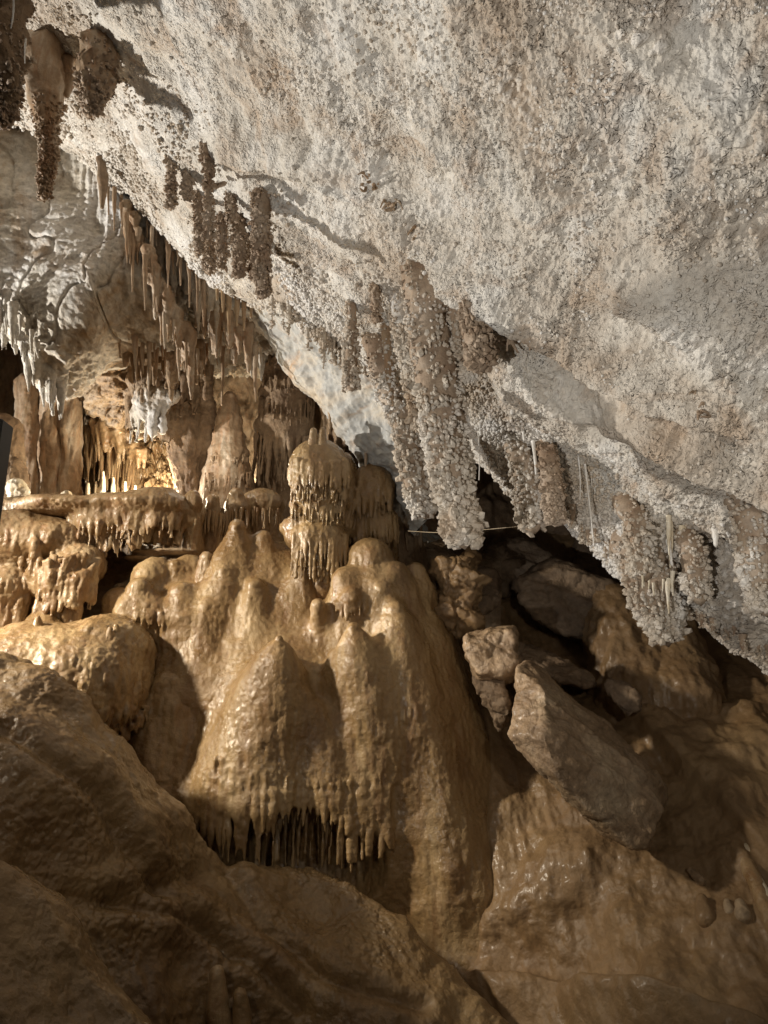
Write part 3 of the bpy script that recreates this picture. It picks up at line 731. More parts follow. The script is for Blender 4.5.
# --- capped stalagmite and its neighbours
def ringed(name, label, cat, mat, h, prims, rims, seed, k=.03):
    """rims: (centre x, distance, half width px, y0, y1, count, radius, flare) -> drips grown from the body round its front"""
    fr = []
    for (cx, d, rx, y0, y1, n, r, fl) in rims:
        th = np.linspace(-1.35, 1.35, 9)
        fr.append(([(cx + rx * .97 * math.sin(a), y0 + 3 * math.cos(a)) for a in th], int(n * .62), (y1 - y0), r * FPX / d * .95, .3))
        fr.append(([(cx + rx * .97 * math.sin(a), y0 + (y1 - y0) * .35 + 3 * math.cos(a)) for a in th], int(n * .5), (y1 - y0) * .7, r * FPX / d * .85, .4))
    o, _, _ = flowstone(name, prims, h, mat, seed, k, .008, .003, .012, fringes=fr)
    return tag(o, label, cat)
cap = ringed('capped_stalagmite', 'beehive-shaped tan stalagmite with two blunt tips and tiered fringes', 'stalagmite', M_flow, .009, [
 ell((319, 474, 5.7), 31, 36, 29), cone((319, 470, 5.7), (319, 560, 5.7), 24, 25), ell((318, 505, 5.7), 30, 9, 28), ell((316, 538, 5.65), 31, 18, 28), ell((308, 528, 5.7), 27, 14, 25), cone((323, 545, 5.65), (325, 585, 5.65), 24, 22),
 ell((345, 500, 5.9), 14, 50, 20)], [(320, 5.7, 29.5, 462, 489, 46, .011, .05), (319, 5.7, 29, 482, 503, 44, .010, .02), (318, 5.7, 28.5, 505, 522, 42, .010, .05), (320, 5.64, 28, 540, 578, 44, .012, -.08)], 131)
for x in (313.5, 322.5):
    o, _, _ = flowstone('tip', [cone((x, 431, 5.62), (x - .5, 448, 5.62), 3.6, 6)], .006, M_flow2, 135, .02, .001, .001, .002, parent=cap)
ringed('stalagmite', 'shorter round-shouldered tan stalagmite directly right of the beehive-shaped one', 'stalagmite', M_flow, .010, [
 ell((372, 488, 5.95), 23, 24, 22), cone((372, 490, 5.95), (372, 560, 5.95), 20, 27), ell((385, 520, 6.0), 14, 12, 14)], [(372, 5.95, 20, 492, 515, 26, .012, .15), (374, 5.95, 24, 515, 545, 34, .011, .0)], 141)
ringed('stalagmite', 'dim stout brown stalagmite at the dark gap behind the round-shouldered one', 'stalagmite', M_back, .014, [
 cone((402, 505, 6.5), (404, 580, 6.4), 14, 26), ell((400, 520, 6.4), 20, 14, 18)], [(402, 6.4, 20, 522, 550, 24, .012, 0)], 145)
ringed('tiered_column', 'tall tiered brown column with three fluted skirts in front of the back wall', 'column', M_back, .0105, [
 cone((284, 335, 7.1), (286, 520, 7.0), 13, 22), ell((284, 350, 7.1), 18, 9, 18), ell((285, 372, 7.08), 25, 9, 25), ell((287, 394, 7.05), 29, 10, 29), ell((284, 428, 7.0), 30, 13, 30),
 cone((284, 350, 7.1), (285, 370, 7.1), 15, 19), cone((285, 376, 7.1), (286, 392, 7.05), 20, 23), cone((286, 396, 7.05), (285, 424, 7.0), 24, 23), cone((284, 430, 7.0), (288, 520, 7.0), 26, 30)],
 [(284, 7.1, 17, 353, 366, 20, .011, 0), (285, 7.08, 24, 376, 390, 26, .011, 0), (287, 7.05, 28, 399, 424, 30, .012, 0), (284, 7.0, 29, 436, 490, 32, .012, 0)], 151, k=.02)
ringed('conical_stalagmite', 'tall pointed ringed cone stalagmite with grey-brown bands, left of the tiered column', 'stalagmite', M_stal, .012, [
 cone((230, 398, 6.8), (228, 470, 6.75), 7, 21, .9), cone((228, 460, 6.75), (228, 520, 6.7), 20, 34, .8), ell((230, 420, 6.8), 13, 3, 12), ell((230, 436, 6.78), 16, 3.5, 15), ell((229, 453, 6.76), 20, 4, 18), ell((228, 472, 6.74), 25, 5, 22)],
 [(229, 6.76, 19, 455, 464, 20, .009, .1), (228, 6.74, 24, 474, 490, 24, .010, .1)], 155)
o, _, _ = flowstone('flowstone_mound', [ell((252, 512, 7.0), 40, 26, 44), cone((228, 470, 7.1), (215, 520, 7.0), 16, 26)], .016, M_back, 158, .08, .006, .002)
tag(o, 'smooth grey-brown flowstone hump at the foot of the pointed cone stalagmite', 'flowstone')

# --- pillars at the back left
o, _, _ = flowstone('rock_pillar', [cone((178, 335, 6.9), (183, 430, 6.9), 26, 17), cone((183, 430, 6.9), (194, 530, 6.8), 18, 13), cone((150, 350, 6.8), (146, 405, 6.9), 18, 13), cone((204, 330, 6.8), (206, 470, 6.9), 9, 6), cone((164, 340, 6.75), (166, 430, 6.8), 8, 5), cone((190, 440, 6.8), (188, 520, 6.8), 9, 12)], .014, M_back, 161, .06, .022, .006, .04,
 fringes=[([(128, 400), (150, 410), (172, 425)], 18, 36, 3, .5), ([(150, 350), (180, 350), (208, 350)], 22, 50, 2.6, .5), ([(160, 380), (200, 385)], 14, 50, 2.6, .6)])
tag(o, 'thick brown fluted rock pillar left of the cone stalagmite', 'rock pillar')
o, _, _ = flowstone('calcite_patch', [ell((150, 402, 6.62), 20, 20, 9), ell((138, 418, 6.66), 12, 18, 8), ell((165, 395, 6.6), 14, 12, 7)], .012, M_wall, 162, .05, .02, .006, .05,
 fringes=[([(130, 425), (150, 420), (165, 410)], 12, 28, 2, .5)])
tag(o, 'white calcite patch with short drips on the face of the fluted pillar', 'calcite patch')
for x, w, y0, lab in [(28, 12, 385, 'dark broad column at the far left behind the shelf'), (52, 11, 380, 'dark slender column second from the far left behind the shelf'), (70, 10, 375, 'grey-brown straight column third from the left behind the shelf')]:
    o, _, _ = flowstone('column', [cone((x, y0, 7.4), (x + 1, 510, 7.2), w, w * 1.15)], .014, M_stal, 170 + x, .05, .016, .003, .02)
    tag(o, lab, 'column')
o, _, _ = flowstone('rock_pillar', [cone((5, 430, 6.9), (8, 510, 6.8), 16, 18), ell((12, 480, 6.7), 14, 22, 16)], .014, M_back, 177, .05, .014, .004, .04)
tag(o, 'squat shadowed rock pillar behind the black post at the left edge', 'rock pillar')

# glowing curtain at the back (lit by the hidden lamp)
rows = [[(85, 405, 8.1), (110, 415, 8.0), (140, 425, 7.9), (165, 440, 7.8), (190, 455, 7.7)],
        [(85, 425, 7.9), (110, 435, 7.8), (140, 448, 7.7), (165, 465, 7.6), (190, 480, 7.5)],
        [(80, 455, 7.8), (110, 465, 7.6), (140, 475, 7.5), (165, 490, 7.4), (192, 500, 7.3)],
        [(75, 505, 7.6), (110, 510, 7.4), (140, 515, 7.3), (165, 520, 7.2), (195, 520, 7.1)]]
V, Fq, N = patch(rows, 200, 260)
disp = .10 * fbm(V, (7, 7, 1.6), 4, .6, 181) + .03 * fbm(V, (18, 18, 4), 3, .6, 182)
V1 = V + N * disp[:, None]; V1b = V1 - N * .12
nb = len(V1)
o = mesh_obj('drapery_curtain', np.concatenate([V1, V1b]), np.concatenate([Fq, Fq[:, ::-1] + nb]), M_flow2)
tag(o, 'brightly lit orange flowstone curtain in the alcove behind the shelf', 'flowstone curtain')
line_drips([(80, 430, 7.6), (110, 445, 7.5), (135, 465, 7.4)], 40, 44, .020, M_flow2, o)
sm = [(103, 472, 496, 2.6), (113, 478, 498, 2.2), (88, 484, 500, 3), (96, 482, 498, 2), (125, 482, 500, 2.4), (135, 486, 502, 2), (146, 488, 504, 2.2)]
for x, y0, y1, w in sm:
    o, _, _ = flowstone('stalagmite', [cone((x, y0, 7.0), (x, y1 + 8, 7.0), w * .6, w * 1.3)], .010, M_cream, 190 + x, .02, .003, .001, .004)
    tag(o, 'tiny pale stalagmite in the row before the orange back curtain', 'stalagmite', 'tiny stalagmites before the back curtain')
for x, y, w, lab in [(17, 488, 8, 'calcite knob painted cream for strong lamplight, beside the black post'), (67, 496, 6, 'knobby stalagmite painted cream for strong lamplight, on the rear edge of the shelf')]:
    o, _, _ = flowstone('stalagmite', [ell((x, y, 6.5), w, w, w), ell((x + w * .7, y + 5, 6.5), w * .8, w * .7, w * .8), cone((x, y, 6.5), (x, y + 18, 6.5), w * .8, w)], .010, M_cream, 200 + x, .03, .004, .006, .02)  # cream colour carries the strong lamplight on these two knobs
    tag(o, lab, 'stalagmite')

# ================================================================ STALACTITES
def core_tube(path, radii, seed, sides=28, seg=70, noise_amp=.12, flat=1.0):
    """continuous tube through world points with noisy radius"""
    path = np.array(path); radii = np.array(radii); m = len(path)
    C = catmull(path[:, None, :], seg)[:, 0]; R = np.interp(np.linspace(0, m - 1, seg), np.arange(m), radii)
    tan = np.gradient(C, axis=0); tan /= np.linalg.norm(tan, axis=1)[:, None]
    u = np.cross(tan, [0, 1, 0.05]); u /= np.linalg.norm(u, axis=1)[:, None]; w = np.cross(tan, u)
    th = np.arange(sides) * 2 * math.pi / sides
    dirs = u[:, None] * np.cos(th)[None, :, None] + w[:, None] * flat * np.sin(th)[None, :, None]
    V = C[:, None] + dirs * R[:, None, None]
    Vf = V.reshape(-1, 3); dn = dirs.reshape(-1, 3)
    ns = fbm(Vf, 9, 3, .5, seed) * noise_amp * 1.6 + fbm(Vf, (26, 26, 6), 2, .5, seed + 3) * noise_amp
    Vf = Vf + dn * (np.repeat(R, sides) * ns)[:, None]
    tip = C[-1] + tan[-1] * R[-1] * .8
    q = []
    a = np.arange(seg - 1)[:, None] * sides; s = np.arange(sides)[None]; s2 = (s + 1) % sides
    q = np.stack([a + s, a + s2, a + sides + s2, a + sides + s], -1).reshape(-1, 4)
    t = np.stack([(seg - 1) * sides + s[0], (seg - 1) * sides + s2[0], np.full(sides, seg * sides)], 1)
    Vall = np.concatenate([Vf, tip[None]])
    return Vall, (q.astype(np.int32), t.astype(np.int32)), Vf, dn, np.repeat(R, sides)

def coral_stalactite(pts, label, mat=None, cmat=None, dens=1.0, kr=.011, cover=(0, 1), group=None, seed=0, flat=.8, name='stalactite', cat='stalactite', noise_amp=.12, hang=0):
    """pts [(px,py,half width px)...] with a first depth; crusted with knobs"""
    d0 = pts[0][3]
    if hang: d0 = ceiling_depth(pts[0][0], pts[0][1]) + S(pts[0][2], d0) * .45 + hang
    top = P(pts[0][0], pts[0][1], d0)
    path = [top] + [below(top, p[0], p[1]) for p in pts[1:]]
    rad = [S(p[2], d0) for p in pts]
    if hang:
        path = [top + np.array([0, rad[0] * 1.8 + .06, rad[0] * 1.6 + .05])] + path; rad = [rad[0] * 1.15] + rad
    Va, Fa, Vf, dn, R = core_tube(path, rad, seed, flat=flat, noise_amp=noise_amp)
    o = mesh_obj(name, Va, Fa, mat or M_coralb, origin=top); tag(o, label, cat, group)
    if dens > 0:
        L = np.linalg.norm(path[-1] - path[0]); area = 2 * math.pi * np.mean(rad) * L
        kr = kr * 1.22; n = int(dens * area / (kr * kr * 2.4)); n = max(12, min(n, 5200))
        seg = len(Vf) // 28
        f = cover[0] + (cover[1] - cover[0]) * RNG.uniform(0, 1, n) ** .72
        i = np.clip((f * (seg - 1)).astype(int), 0, seg - 2); j = RNG.integers(0, 28, n)
        keepm = gnoise(Vf[i * 28 + j], 11, seed) + .9 * (f - .35) > -.28
        i, j, f = i[keepm], j[keepm], f[keepm]; n = len(i)
        w = RNG.random(n)[:, None]
        idx = i * 28 + j
        pt = Vf[idx] * (1 - w) + Vf[np.minimum(idx + 28, len(Vf) - 1)] * w
        Vk, Fk = crust(pt, dn[idx] - np.array([0, 0, .25]), kr * np.exp(RNG.normal(-.22, .26, n)) * (.65 + .35 * f), 1.9, .15)
        ck = mesh_obj('coral_crust', Vk, Fk, cmat or M_coral, o, smooth=False); ck['kind'] = 'stuff'
    return o

# central pair
coral_stalactite([(424, 268, 23, 4.55), (431, 330, 21), (440, 400, 20), (449, 460, 19), (458, 505, 14), (462, 527, 15), (464, 542, 9)], 'longest coral-crusted stalactite with a flared knobbly tip in the centre', M_coralb, M_coral, 1.9, .0115, (.12, 1), hang=.001, seed=301, flat=.7)
coral_stalactite([(461, 526, 17, 4.42), (466, 533, 15), (468, 539, 5)], 'knobbly coral cluster ringing the tip of the longest stalactite', M_coral, M_coral, 2.0, .013, seed=302, name='coral_cluster', cat='coral cluster')
coral_stalactite([(376, 345, 12, 4.75), (388, 385, 12), (403, 420, 11), (413, 470, 12), (422, 500, 11), (425, 514, 7)], 'second longest coral-crusted stalactite left beside the central one', M_coralb, M_coral, 1.4, .012, (.05, 1), hang=.001, seed=303)
coral_stalactite([(473, 285, 17, 4.4), (478, 320, 16), (480, 352, 13), (482, 366, 7)], 'stout rusty-brown coral-coated stalactite right above the central one', M_coralb, M_coralb, 1.4, .011, hang=.001, seed=304)
coral_stalactite([(456, 295, 10, 4.45), (462, 335, 10), (468, 365, 7), (470, 378, 3)], 'narrow coral-coated stalactite squeezed between the central one and the rusty stout one', M_coralb, M_coral, 1.3, .010, hang=.001, seed=305)
coral_stalactite([(400, 300, 12, 4.7), (407, 340, 10), (415, 390, 8), (421, 430, 4)], 'slim pale coral-edged stalactite hugging the left side of the central one', M_wall, M_coral, 1.2, .010, hang=.001, seed=306)
coral_stalactite([(434, 292, 7, 4.45), (443, 345, 6), (451, 385, 3)], 'smooth pale rib on the front of the central stalactite', M_wall, None, 0, hang=.001, seed=307)
coral_stalactite([(352, 306, 4.5, 4.85), (352, 340, 5), (351, 372, 6), (352, 388, 5)], 'thin free-hanging coral-covered stalactite left of the central group', M_coralb, M_coral, 1.5, .010, hang=.001, seed=308)
coral_stalactite([(375, 288, 4, 4.75), (376, 305, 4), (377, 322, 2)], 'short brown stub stalactite above the second longest one', M_coralb, M_coralb, 1.2, .009, hang=.001, seed=309)
coral_stalactite([(386, 330, 5, 4.7), (389, 372, 4), (393, 405, 2)], 'slender tan stalactite pressed against the second longest one', M_stal, M_coral, .6, .009, hang=.001, seed=310)
# right cluster
coral_stalactite([(520, 452, 12, 4.35), (527, 480, 14), (531, 510, 13), (534, 527, 9)], 'thick dark coral-covered stalactite right of the central gap', M_coralb, M_coral, 1.6, .011, hang=.001, seed=311)
coral_stalactite([(548, 455, 9, 4.3), (552, 485, 10), (554, 510, 8), (555, 522, 4)], 'brown coral-covered stalactite next right of the thick dark one', M_coralb, M_coralb, 1.5, .010, hang=.001, seed=312)
coral_stalactite([(648, 560, 26, 3.85), (655, 595, 26), (662, 620, 19), (667, 640, 9)], 'broad coral-encrusted lobe hanging lowest from the right ceiling edge', M_coralb, M_coral, 1.6, .0105, hang=.001, seed=313, name='coral_lobe', cat='coral lobe')
coral_stalactite([(690, 545, 12, 3.75), (694, 570, 12), (700, 600, 8)], 'short coral lobe right of the lowest-hanging one', M_coralb, M_coral, 1.4, .010, hang=.001, seed=314, name='coral_lobe', cat='coral lobe')
coral_stalactite([(752, 505, 20, 3.45), (758, 545, 22), (764, 590, 18), (768, 612, 8)], 'shaggy coral mass at the right edge of the picture', M_coralb, M_coral, 1.4, .0105, hang=.001, seed=315, name='coral_lobe', cat='coral lobe')
coral_stalactite([(636, 520, 12, 3.95), (640, 545, 13), (645, 575, 9)], 'coral-knobbed bulge just above the lowest-hanging lobe', M_coralb, M_coral, 1.4, .010, hang=.001, seed=316, name='coral_lobe', cat='coral lobe')
# upper left
coral_stalactite([(45, 45, 20, 3.9), (45, 85, 20), (47, 110, 13), (49, 135, 8.5), (47, 165, 6.5), (44, 198, 4)], 'large tapering brown stalactite at the upper left with a long thin tail', M_stal, M_stal, .35, .007, (.45, 1), hang=.001, seed=320, flat=.9)
coral_stalactite([(98, 45, 16, 4.3), (98, 78, 18), (94, 98, 12), (90, 116, 3)], 'squat ragged brown stalactite right of the large tapering one', M_stal, M_coralb, .5, .009, hang=.001, seed=321, noise_amp=.25)
coral_stalactite([(4, -30, 22, 3.2), (4, 40, 20), (8, 90, 13), (2, 126, 4)], 'dark ragged brown stalactite mass in the top left corner', M_back, M_coralb, .3, .008, hang=.001, seed=322, noise_amp=.35)
coral_stalactite([(66, 60, 7, 4.1), (68, 80, 7), (67, 96, 3)], 'small brown tooth between the large and the squat upper left stalactites', M_stal, None, 0, hang=.001, seed=323)
coral_stalactite([(101, 158, 5, 5.6), (103, 180, 5), (102, 208, 2)], 'flat dark blade stalactite hanging alone on the pale left wall', M_back, None, 0, seed=324)
A = [((170, 155, 3.5, 5.15), (171, 180, 4), (171, 207, 3.2), 'short dark coral stalactite leftmost in the upper cluster'),
     ((207, 148, 6, 5.1), (208, 175, 3.5), (209, 238, 3.5), 'brown stalactite with a swollen pale head and side spur'),
     ((199, 190, 4, 5.25), (199, 215, 4.5), (199, 252, 3), 'dark coral stalactite just left of the one with the side spur'),
     ((209, 232, 5, 5.1), (210, 255, 5.5), (209, 272, 4), 'thick knobby brown stalactite hanging below the swollen head'),
     ((221, 215, 4, 5.1), (222, 240, 4), (222, 268, 3), 'pale coral-edged stalactite right of the thick knobby brown one'),
     ((239, 215, 6, 5.05), (240, 245, 6), (239, 276, 4.5), 'dark coral stalactite fourth from the right of the upper cluster'),
     ((262, 190, 9, 5.0), (261, 240, 8), (263, 296, 5), 'longest dark coral stalactite at the right end of the upper cluster'),
     ((251, 235, 4, 5.1), (252, 255, 4), (252, 280, 2.5), 'thin coral stalactite left of the longest dark one in the upper cluster'),
     ((187, 170, 4, 5.3), (187, 185, 4), (188, 200, 2.5), 'tiny nub stalactite high on the left of the upper cluster'),
     ((230, 190, 5, 5.1), (231, 205, 5), (231, 222, 3), 'stubby brown stalactite in the notch of the upper cluster')]
for i, (a, b, c, lab) in enumerate(A):
    so = coral_stalactite([a, b, c], lab, M_coralb, M_coralb, 1.0, .0085, hang=.001, seed=330 + i)
    if 'side spur' in lab and 'swollen' in lab: spur_parent = so
dsp = PROJ(np.array(spur_parent.location)[None])[2][0]
Vs, Fs = tubes([P(209, 187, dsp + .05)], [P(225, 183, dsp + .03)], [.018], [.012], 8, 8, .1)
mesh_obj('side_spur', Vs, Fs, M_coralb, spur_parent)
for (x, y0, y1, w) in [(222, 262, 312, 4), (228, 268, 334, 4.5), (236, 272, 326, 4), (243, 275, 330, 4), (216, 268, 300, 3), (250, 285, 318, 3)]:
    coral_stalactite([(x, y0, w, 5.7), (x + 1, (y0 + y1) / 2, w * .7), (x + 1, y1, 1)], 'smooth orange-brown drip stalactite hanging below the dark coral cluster', M_flow2, None, 0, seed=350 + x, group='orange drip stalactites below the upper cluster', noise_amp=.2)

# helictite star on the ceiling
c = P(517, 341, ceiling_depth(517, 341) - .03); n = 11
ang = np.linspace(0, 2 * math.pi, n, endpoint=False) + RNG.normal(size=n) * .2
T = np.repeat(c[None], n, 0); B = T + np.stack([np.cos(ang) * .09, -RNG.uniform(.02, .08, n), np.sin(ang) * .08], 1)
Vs, Fs = tubes(T, B, .014, .005, 8, 7, .8)
tag(mesh_obj('helictite_cluster', Vs, Fs, M_coralb), 'star-shaped cluster of twisted helictite crystals on the ceiling right of the central group', 'helictite')

for q, (x, y, lab) in enumerate([(372, 185, 'spiky tan crystal spray on the ceiling ledge, upper left one'), (398, 205, 'spiky tan crystal spray on the middle of the ceiling ledge'), (420, 232, 'spiky tan crystal spray on the ceiling ledge, lower right one'), (585, 348, 'little dark crystal tuft on the ceiling right of the star-shaped cluster'), (705, 408, 'small dark crystal tuft on the far right of the ceiling')]):
    c = P(x, y, ceiling_depth(x, y) + .01); n = 16
    an = RNG.uniform(0, 2 * math.pi, n); T = c[None] + np.stack([RNG.normal(size=n) * .02, RNG.normal(size=n) * .008, -RNG.normal(size=n) * .015], 1)
    B = T + np.stack([np.cos(an) * .05, -RNG.uniform(.02, .05, n), np.sin(an) * .05], 1) * RNG.uniform(.6, 1.3, (n, 1))
    Vs, Fs = tubes(T, B, .010, .004, 7, 6, .9)
    tag(mesh_obj('crystal_spray', Vs, Fs, M_coralb if q > 2 else M_stal), lab, 'cave crystals')

# rows of small stalactites, each its own thing
def row(n, line, lenpx, wpx, label, group, mat=M_stal, jit=.5, dd_=0, seed=0, dens=0, cm=None):
    pts = np.array(line, float); s = np.linspace(0, len(pts) - 1, n) + RNG.uniform(-.3, .3, n) * (len(pts) - 1) / n
    for i in range(n):
        t = np.clip(s[i], 0, len(pts) - 1); a = np.array([np.interp(t, np.arange(len(pts)), pts[:, q]) for q in range(3)])
        q_ = random.random() ** 1.6; L = lenpx * (.35 + 1.35 * q_); w = wpx * (.6 + .9 * q_) * random.uniform(.75, 1.25)
        x, y, d = a[0] + random.uniform(-3, 3), a[1] - 5 + random.uniform(-5, 4), a[2] + dd_ + random.uniform(-.05, .05)
        coral_stalactite([(x, y, w * 1.3, d), (x + random.uniform(-.6, .6), y + L * .45 + 3, w * .8), (x + random.uniform(-1, 1), y + L + 5, .6)], label, mat, cm, dens, .008, seed=seed + i, group=group, noise_amp=.2)
row(16, [(0, 310, 5.75), (20, 345, 5.75), (38, 378, 5.8), (52, 392, 5.85), (66, 385, 6.0)], 22, 3.2, 'small tooth-like stalactite along the lower lip of the pale left wall', 'stalactites along the lip of the pale left wall', M_wall, seed=400)
row(6, [(5, 300, 5.7), (25, 330, 5.7), (40, 345, 5.7)], 30, 4, 'lumpy stalactite on the face of the pale left wall near its lower lip', 'lumpy stalactites near the lip of the pale left wall', M_wall, seed=420)
row(24, [(105, 175, 5.85), (125, 215, 5.8), (145, 262, 5.75), (165, 310, 5.8), (188, 355, 5.9)], 32, 1.8, 'thin stalactite in the diagonal fringe across the pale left wall', 'diagonal fringe of stalactites on the left wall', M_stal, seed=440)
row(18, [(268, 285, 5.2), (300, 312, 5.1), (322, 332, 5.05), (345, 350, 5.0)], 26, 1.9, 'slim pale stalactite under the ceiling edge left of the central group', 'slim stalactites under the ceiling edge', M_coral, seed=480, dens=.4, cm=M_coral)
row(9, [(560, 505, 4.25), (590, 525, 4.15), (620, 560, 4.05)], 16, 2.6, 'little coral tooth under the ceiling edge right of the central gap', 'coral teeth under the right ceiling edge', M_coralb, seed=500, dens=1, cm=M_coral)
row(12, [(690, 610, 3.85), (725, 630, 3.8), (768, 652, 3.7)], 9, 2.6, 'little coral nub along the rightmost ceiling edge', 'coral nubs along the rightmost ceiling edge', M_coralb, seed=520, dens=1, cm=M_coral)
row(10, [(230, 335, 6.6), (250, 350, 6.6), (262, 360, 6.6)], 20, 2.2, 'small pale stalactite in the tangle above the cone stalagmite', 'tangle of stalactites above the cone stalagmite', M_wall, seed=540)
row(10, [(330, 395, 6.1), (350, 420, 6.0), (372, 445, 5.9)], 24, 2.2, 'brown stalactite under the banded rock plane', 'stalactites under the banded rock plane', M_stal, seed=560)
row(7, [(640, 575, 3.75), (655, 585, 3.72), (672, 578, 3.72)], 20, 2.0, 'tan drip stalactite amid the lowest-hanging coral lobe', 'tan drips amid the lowest coral lobe', M_cream, seed=580)
row(6, [(665, 525, 3.75), (685, 530, 3.72), (700, 515, 3.7)], 26, 1.6, 'pale finger stalactite under the white spout at the right', 'pale finger stalactites under the white spout', M_cream, seed=600)
row(20, [(118, 320, 6.1), (150, 342, 6.1), (180, 350, 6.2), (222, 350, 6.5)], 36, 1.9, 'long brown stalactite in the thicket under the rear of the pale wall', 'stalactite thicket under the rear of the pale wall', M_stal, seed=620)
row(14, [(205, 305, 6.2), (228, 335, 6.2), (262, 352, 6.1)], 30, 1.8, 'brownish stalactite in the dense bunch above the cone stalagmite and tiered column', 'dense stalactite bunch above the cone stalagmite', M_stal, seed=650)
row(12, [(150, 225, 5.85), (175, 255, 5.8), (205, 285, 5.8)], 30, 1.7, 'grey-brown stalactite in the gap between pale wall and ceiling', 'stalactites between the pale wall and the ceiling', M_stal, seed=670)
row(12, [(298, 318, 5.25), (340, 350, 5.1), (372, 372, 5.0)], 14, 2.0, 'short coral drip under the ceiling edge beside the central group', 'short coral drips under the ceiling edge', M_coralb, seed=690, dens=1, cm=M_coral)
row(12, [(78, 425, 7.6), (100, 440, 7.5), (130, 455, 7.4)], 30, 2.0, 'amber stalactite in the warm-lit alcove behind the shelf', 'amber stalactites in the alcove', M_flow2, seed=710)
def curtain(line, n, l0, l1, w, label, mat, seed):
    rs = np.random.default_rng(seed); pts = np.array(line, float); pr = []
    for t in np.linspace(0, len(pts) - 1, n):
        x, y, d = [np.interp(t, np.arange(len(pts)), pts[:, q]) for q in range(3)]
        x += rs.uniform(-2, 2); y += rs.uniform(-6, 6); d += rs.uniform(-.05, .05); L = l0 + (l1 - l0) * rs.random() ** 1.8; ww = w * rs.uniform(.6, 1.5)
        pr.append(cone((x, y - 6, d), (x + rs.uniform(-1.5, 1.5), y + L, d), ww, ww * .22, .8))
    o, _, _ = flowstone('drapery', pr, .0095, mat, seed, .03, .006, .003, .012); tag(o, label, 'drapery')
curtain([(128, 215, 5.85), (150, 262, 5.8), (172, 310, 5.85), (190, 345, 5.95)], 26, 16, 60, 4.6, 'long fused brown drapery running diagonally down the pale left wall', M_stal, 801)
curtain([(150, 225, 6.0), (185, 262, 5.95), (215, 292, 5.9)], 20, 20, 70, 4.8, 'fused pale drapery tucked under the ceiling edge beyond the diagonal one', M_wall, 802)
curtain([(196, 290, 6.1), (222, 318, 6.1), (250, 338, 6.1)], 18, 16, 56, 4.4, 'tan folded drapery above the cone stalagmite', M_stal, 803)
curtain([(124, 345, 6.25), (160, 350, 6.2), (200, 352, 6.3)], 20, 14, 60, 4.4, 'dark folded drapery under the rear edge of the pale wall', M_back, 804)
curtain([(-10, 305, 5.72), (20, 340, 5.75), (45, 372, 5.8), (64, 380, 5.95)], 22, 10, 40, 5.0, 'pale fused drapery along the lower lip of the left wall', M_wall, 805)
curtain([(95, 432, 7.4), (118, 438, 7.35), (142, 455, 7.3)], 14, 10, 34, 5, 'amber folded drapery inside the warm-lit alcove', M_flow2, 806)
curtain([(306, 345, 6.8), (325, 370, 6.75), (345, 400, 6.7)], 10, 8, 30, 5, 'brown folded drapery right of the top of the tiered column', M_back, 807)
# straws
for x0, y0, x1, y1, d, w, lab in [
 (13, -5, 11, 28, 3.0, .9, 'thin white soda straw highest in the top left corner'), (26, 45, 25, 63, 3.7, .8, 'short white soda straw against the large tapering stalactite'),
 (522, 420, 524, 440, 4.2, 1.6, 'white icicle-like straw left above the thick dark coral stalactite'), (533, 447, 536, 474, 4.15, 1.8, 'bright white icicle-like straw between the two brown coral stalactites'),
 (578, 460, 580, 500, 4.1, .7, 'hair-thin straw left of the long pale straw'), (585, 470, 594, 545, 4.05, 1.0, 'long thin pale straw hanging clear below the ceiling edge'), (590, 465, 592, 515, 4.1, .6, 'hair-thin straw touching the long pale straw'),
 (715, 525, 716, 545, 3.55, 4, 'short fat white spout at the right of the ceiling'), (476, 420, 479, 480, 4.4, .7, 'hair-thin straw just right of the longest stalactite'),
 (668, 545, 672, 565, 3.7, 2.0, 'glossy white drip stalactite above the lowest-hanging lobe')]:
    t = P(x0, y0 - 6, d); b = below(t, x1, y1)
    Vs, Fs = tubes([t], [b], S(w, d) * 1.2, S(w, d) * .6, 10, 14, .05)
    tag(mesh_obj('soda_straw', Vs, Fs, M_straw), lab, 'soda straw')

# ================================================================ BOULDERS
def boulder(pts, label, mat, seed, h=.011, rough=.035, k=.03, name='boulder'):
    V, Fq = hull_body(np.array([P(*p) for p in pts]), h, k, rough, seed)
    N = normals(V, Fq); V = V + N * (rough * .22 * fbm(V, 18, 4, .6, seed + 9))[:, None]
    return tag(mesh_obj(name, V, Fq, mat), label, 'boulder')
boulder([(516, 668, 4.65), (545, 690, 4.35), (508, 735, 4.3), (512, 700, 4.45), (600, 738, 4.35), (655, 782, 4.15), (662, 815, 4.05), (650, 848, 3.95), (632, 850, 3.95), (560, 785, 4.0), (545, 742, 4.05), (520, 745, 4.3), (600, 835, 4.1),
         (530, 660, 4.9), (610, 725, 4.75), (668, 790, 4.6), (650, 850, 4.5), (520, 740, 4.8)], 'long tilted slab-like brown boulder resting on the right slope', M_rock, 701, rough=.022, k=.01)
boulder([(462, 632, 5.0), (512, 630, 4.9), (520, 668, 4.8), (480, 672, 4.85), (466, 655, 4.9), (470, 630, 5.3), (515, 628, 5.3), (520, 680, 5.2), (475, 690, 5.2)], 'small squared tan block at the upper end of the slab-like boulder', M_rock, 702, rough=.03)
boulder([(470, 672, 5.0), (505, 675, 4.9), (512, 720, 4.8), (490, 715, 4.85), (475, 690, 5.3), (510, 700, 5.3), (500, 735, 5.0)], 'shadowed wedge rock under the small squared block', M_dkrock, 703)
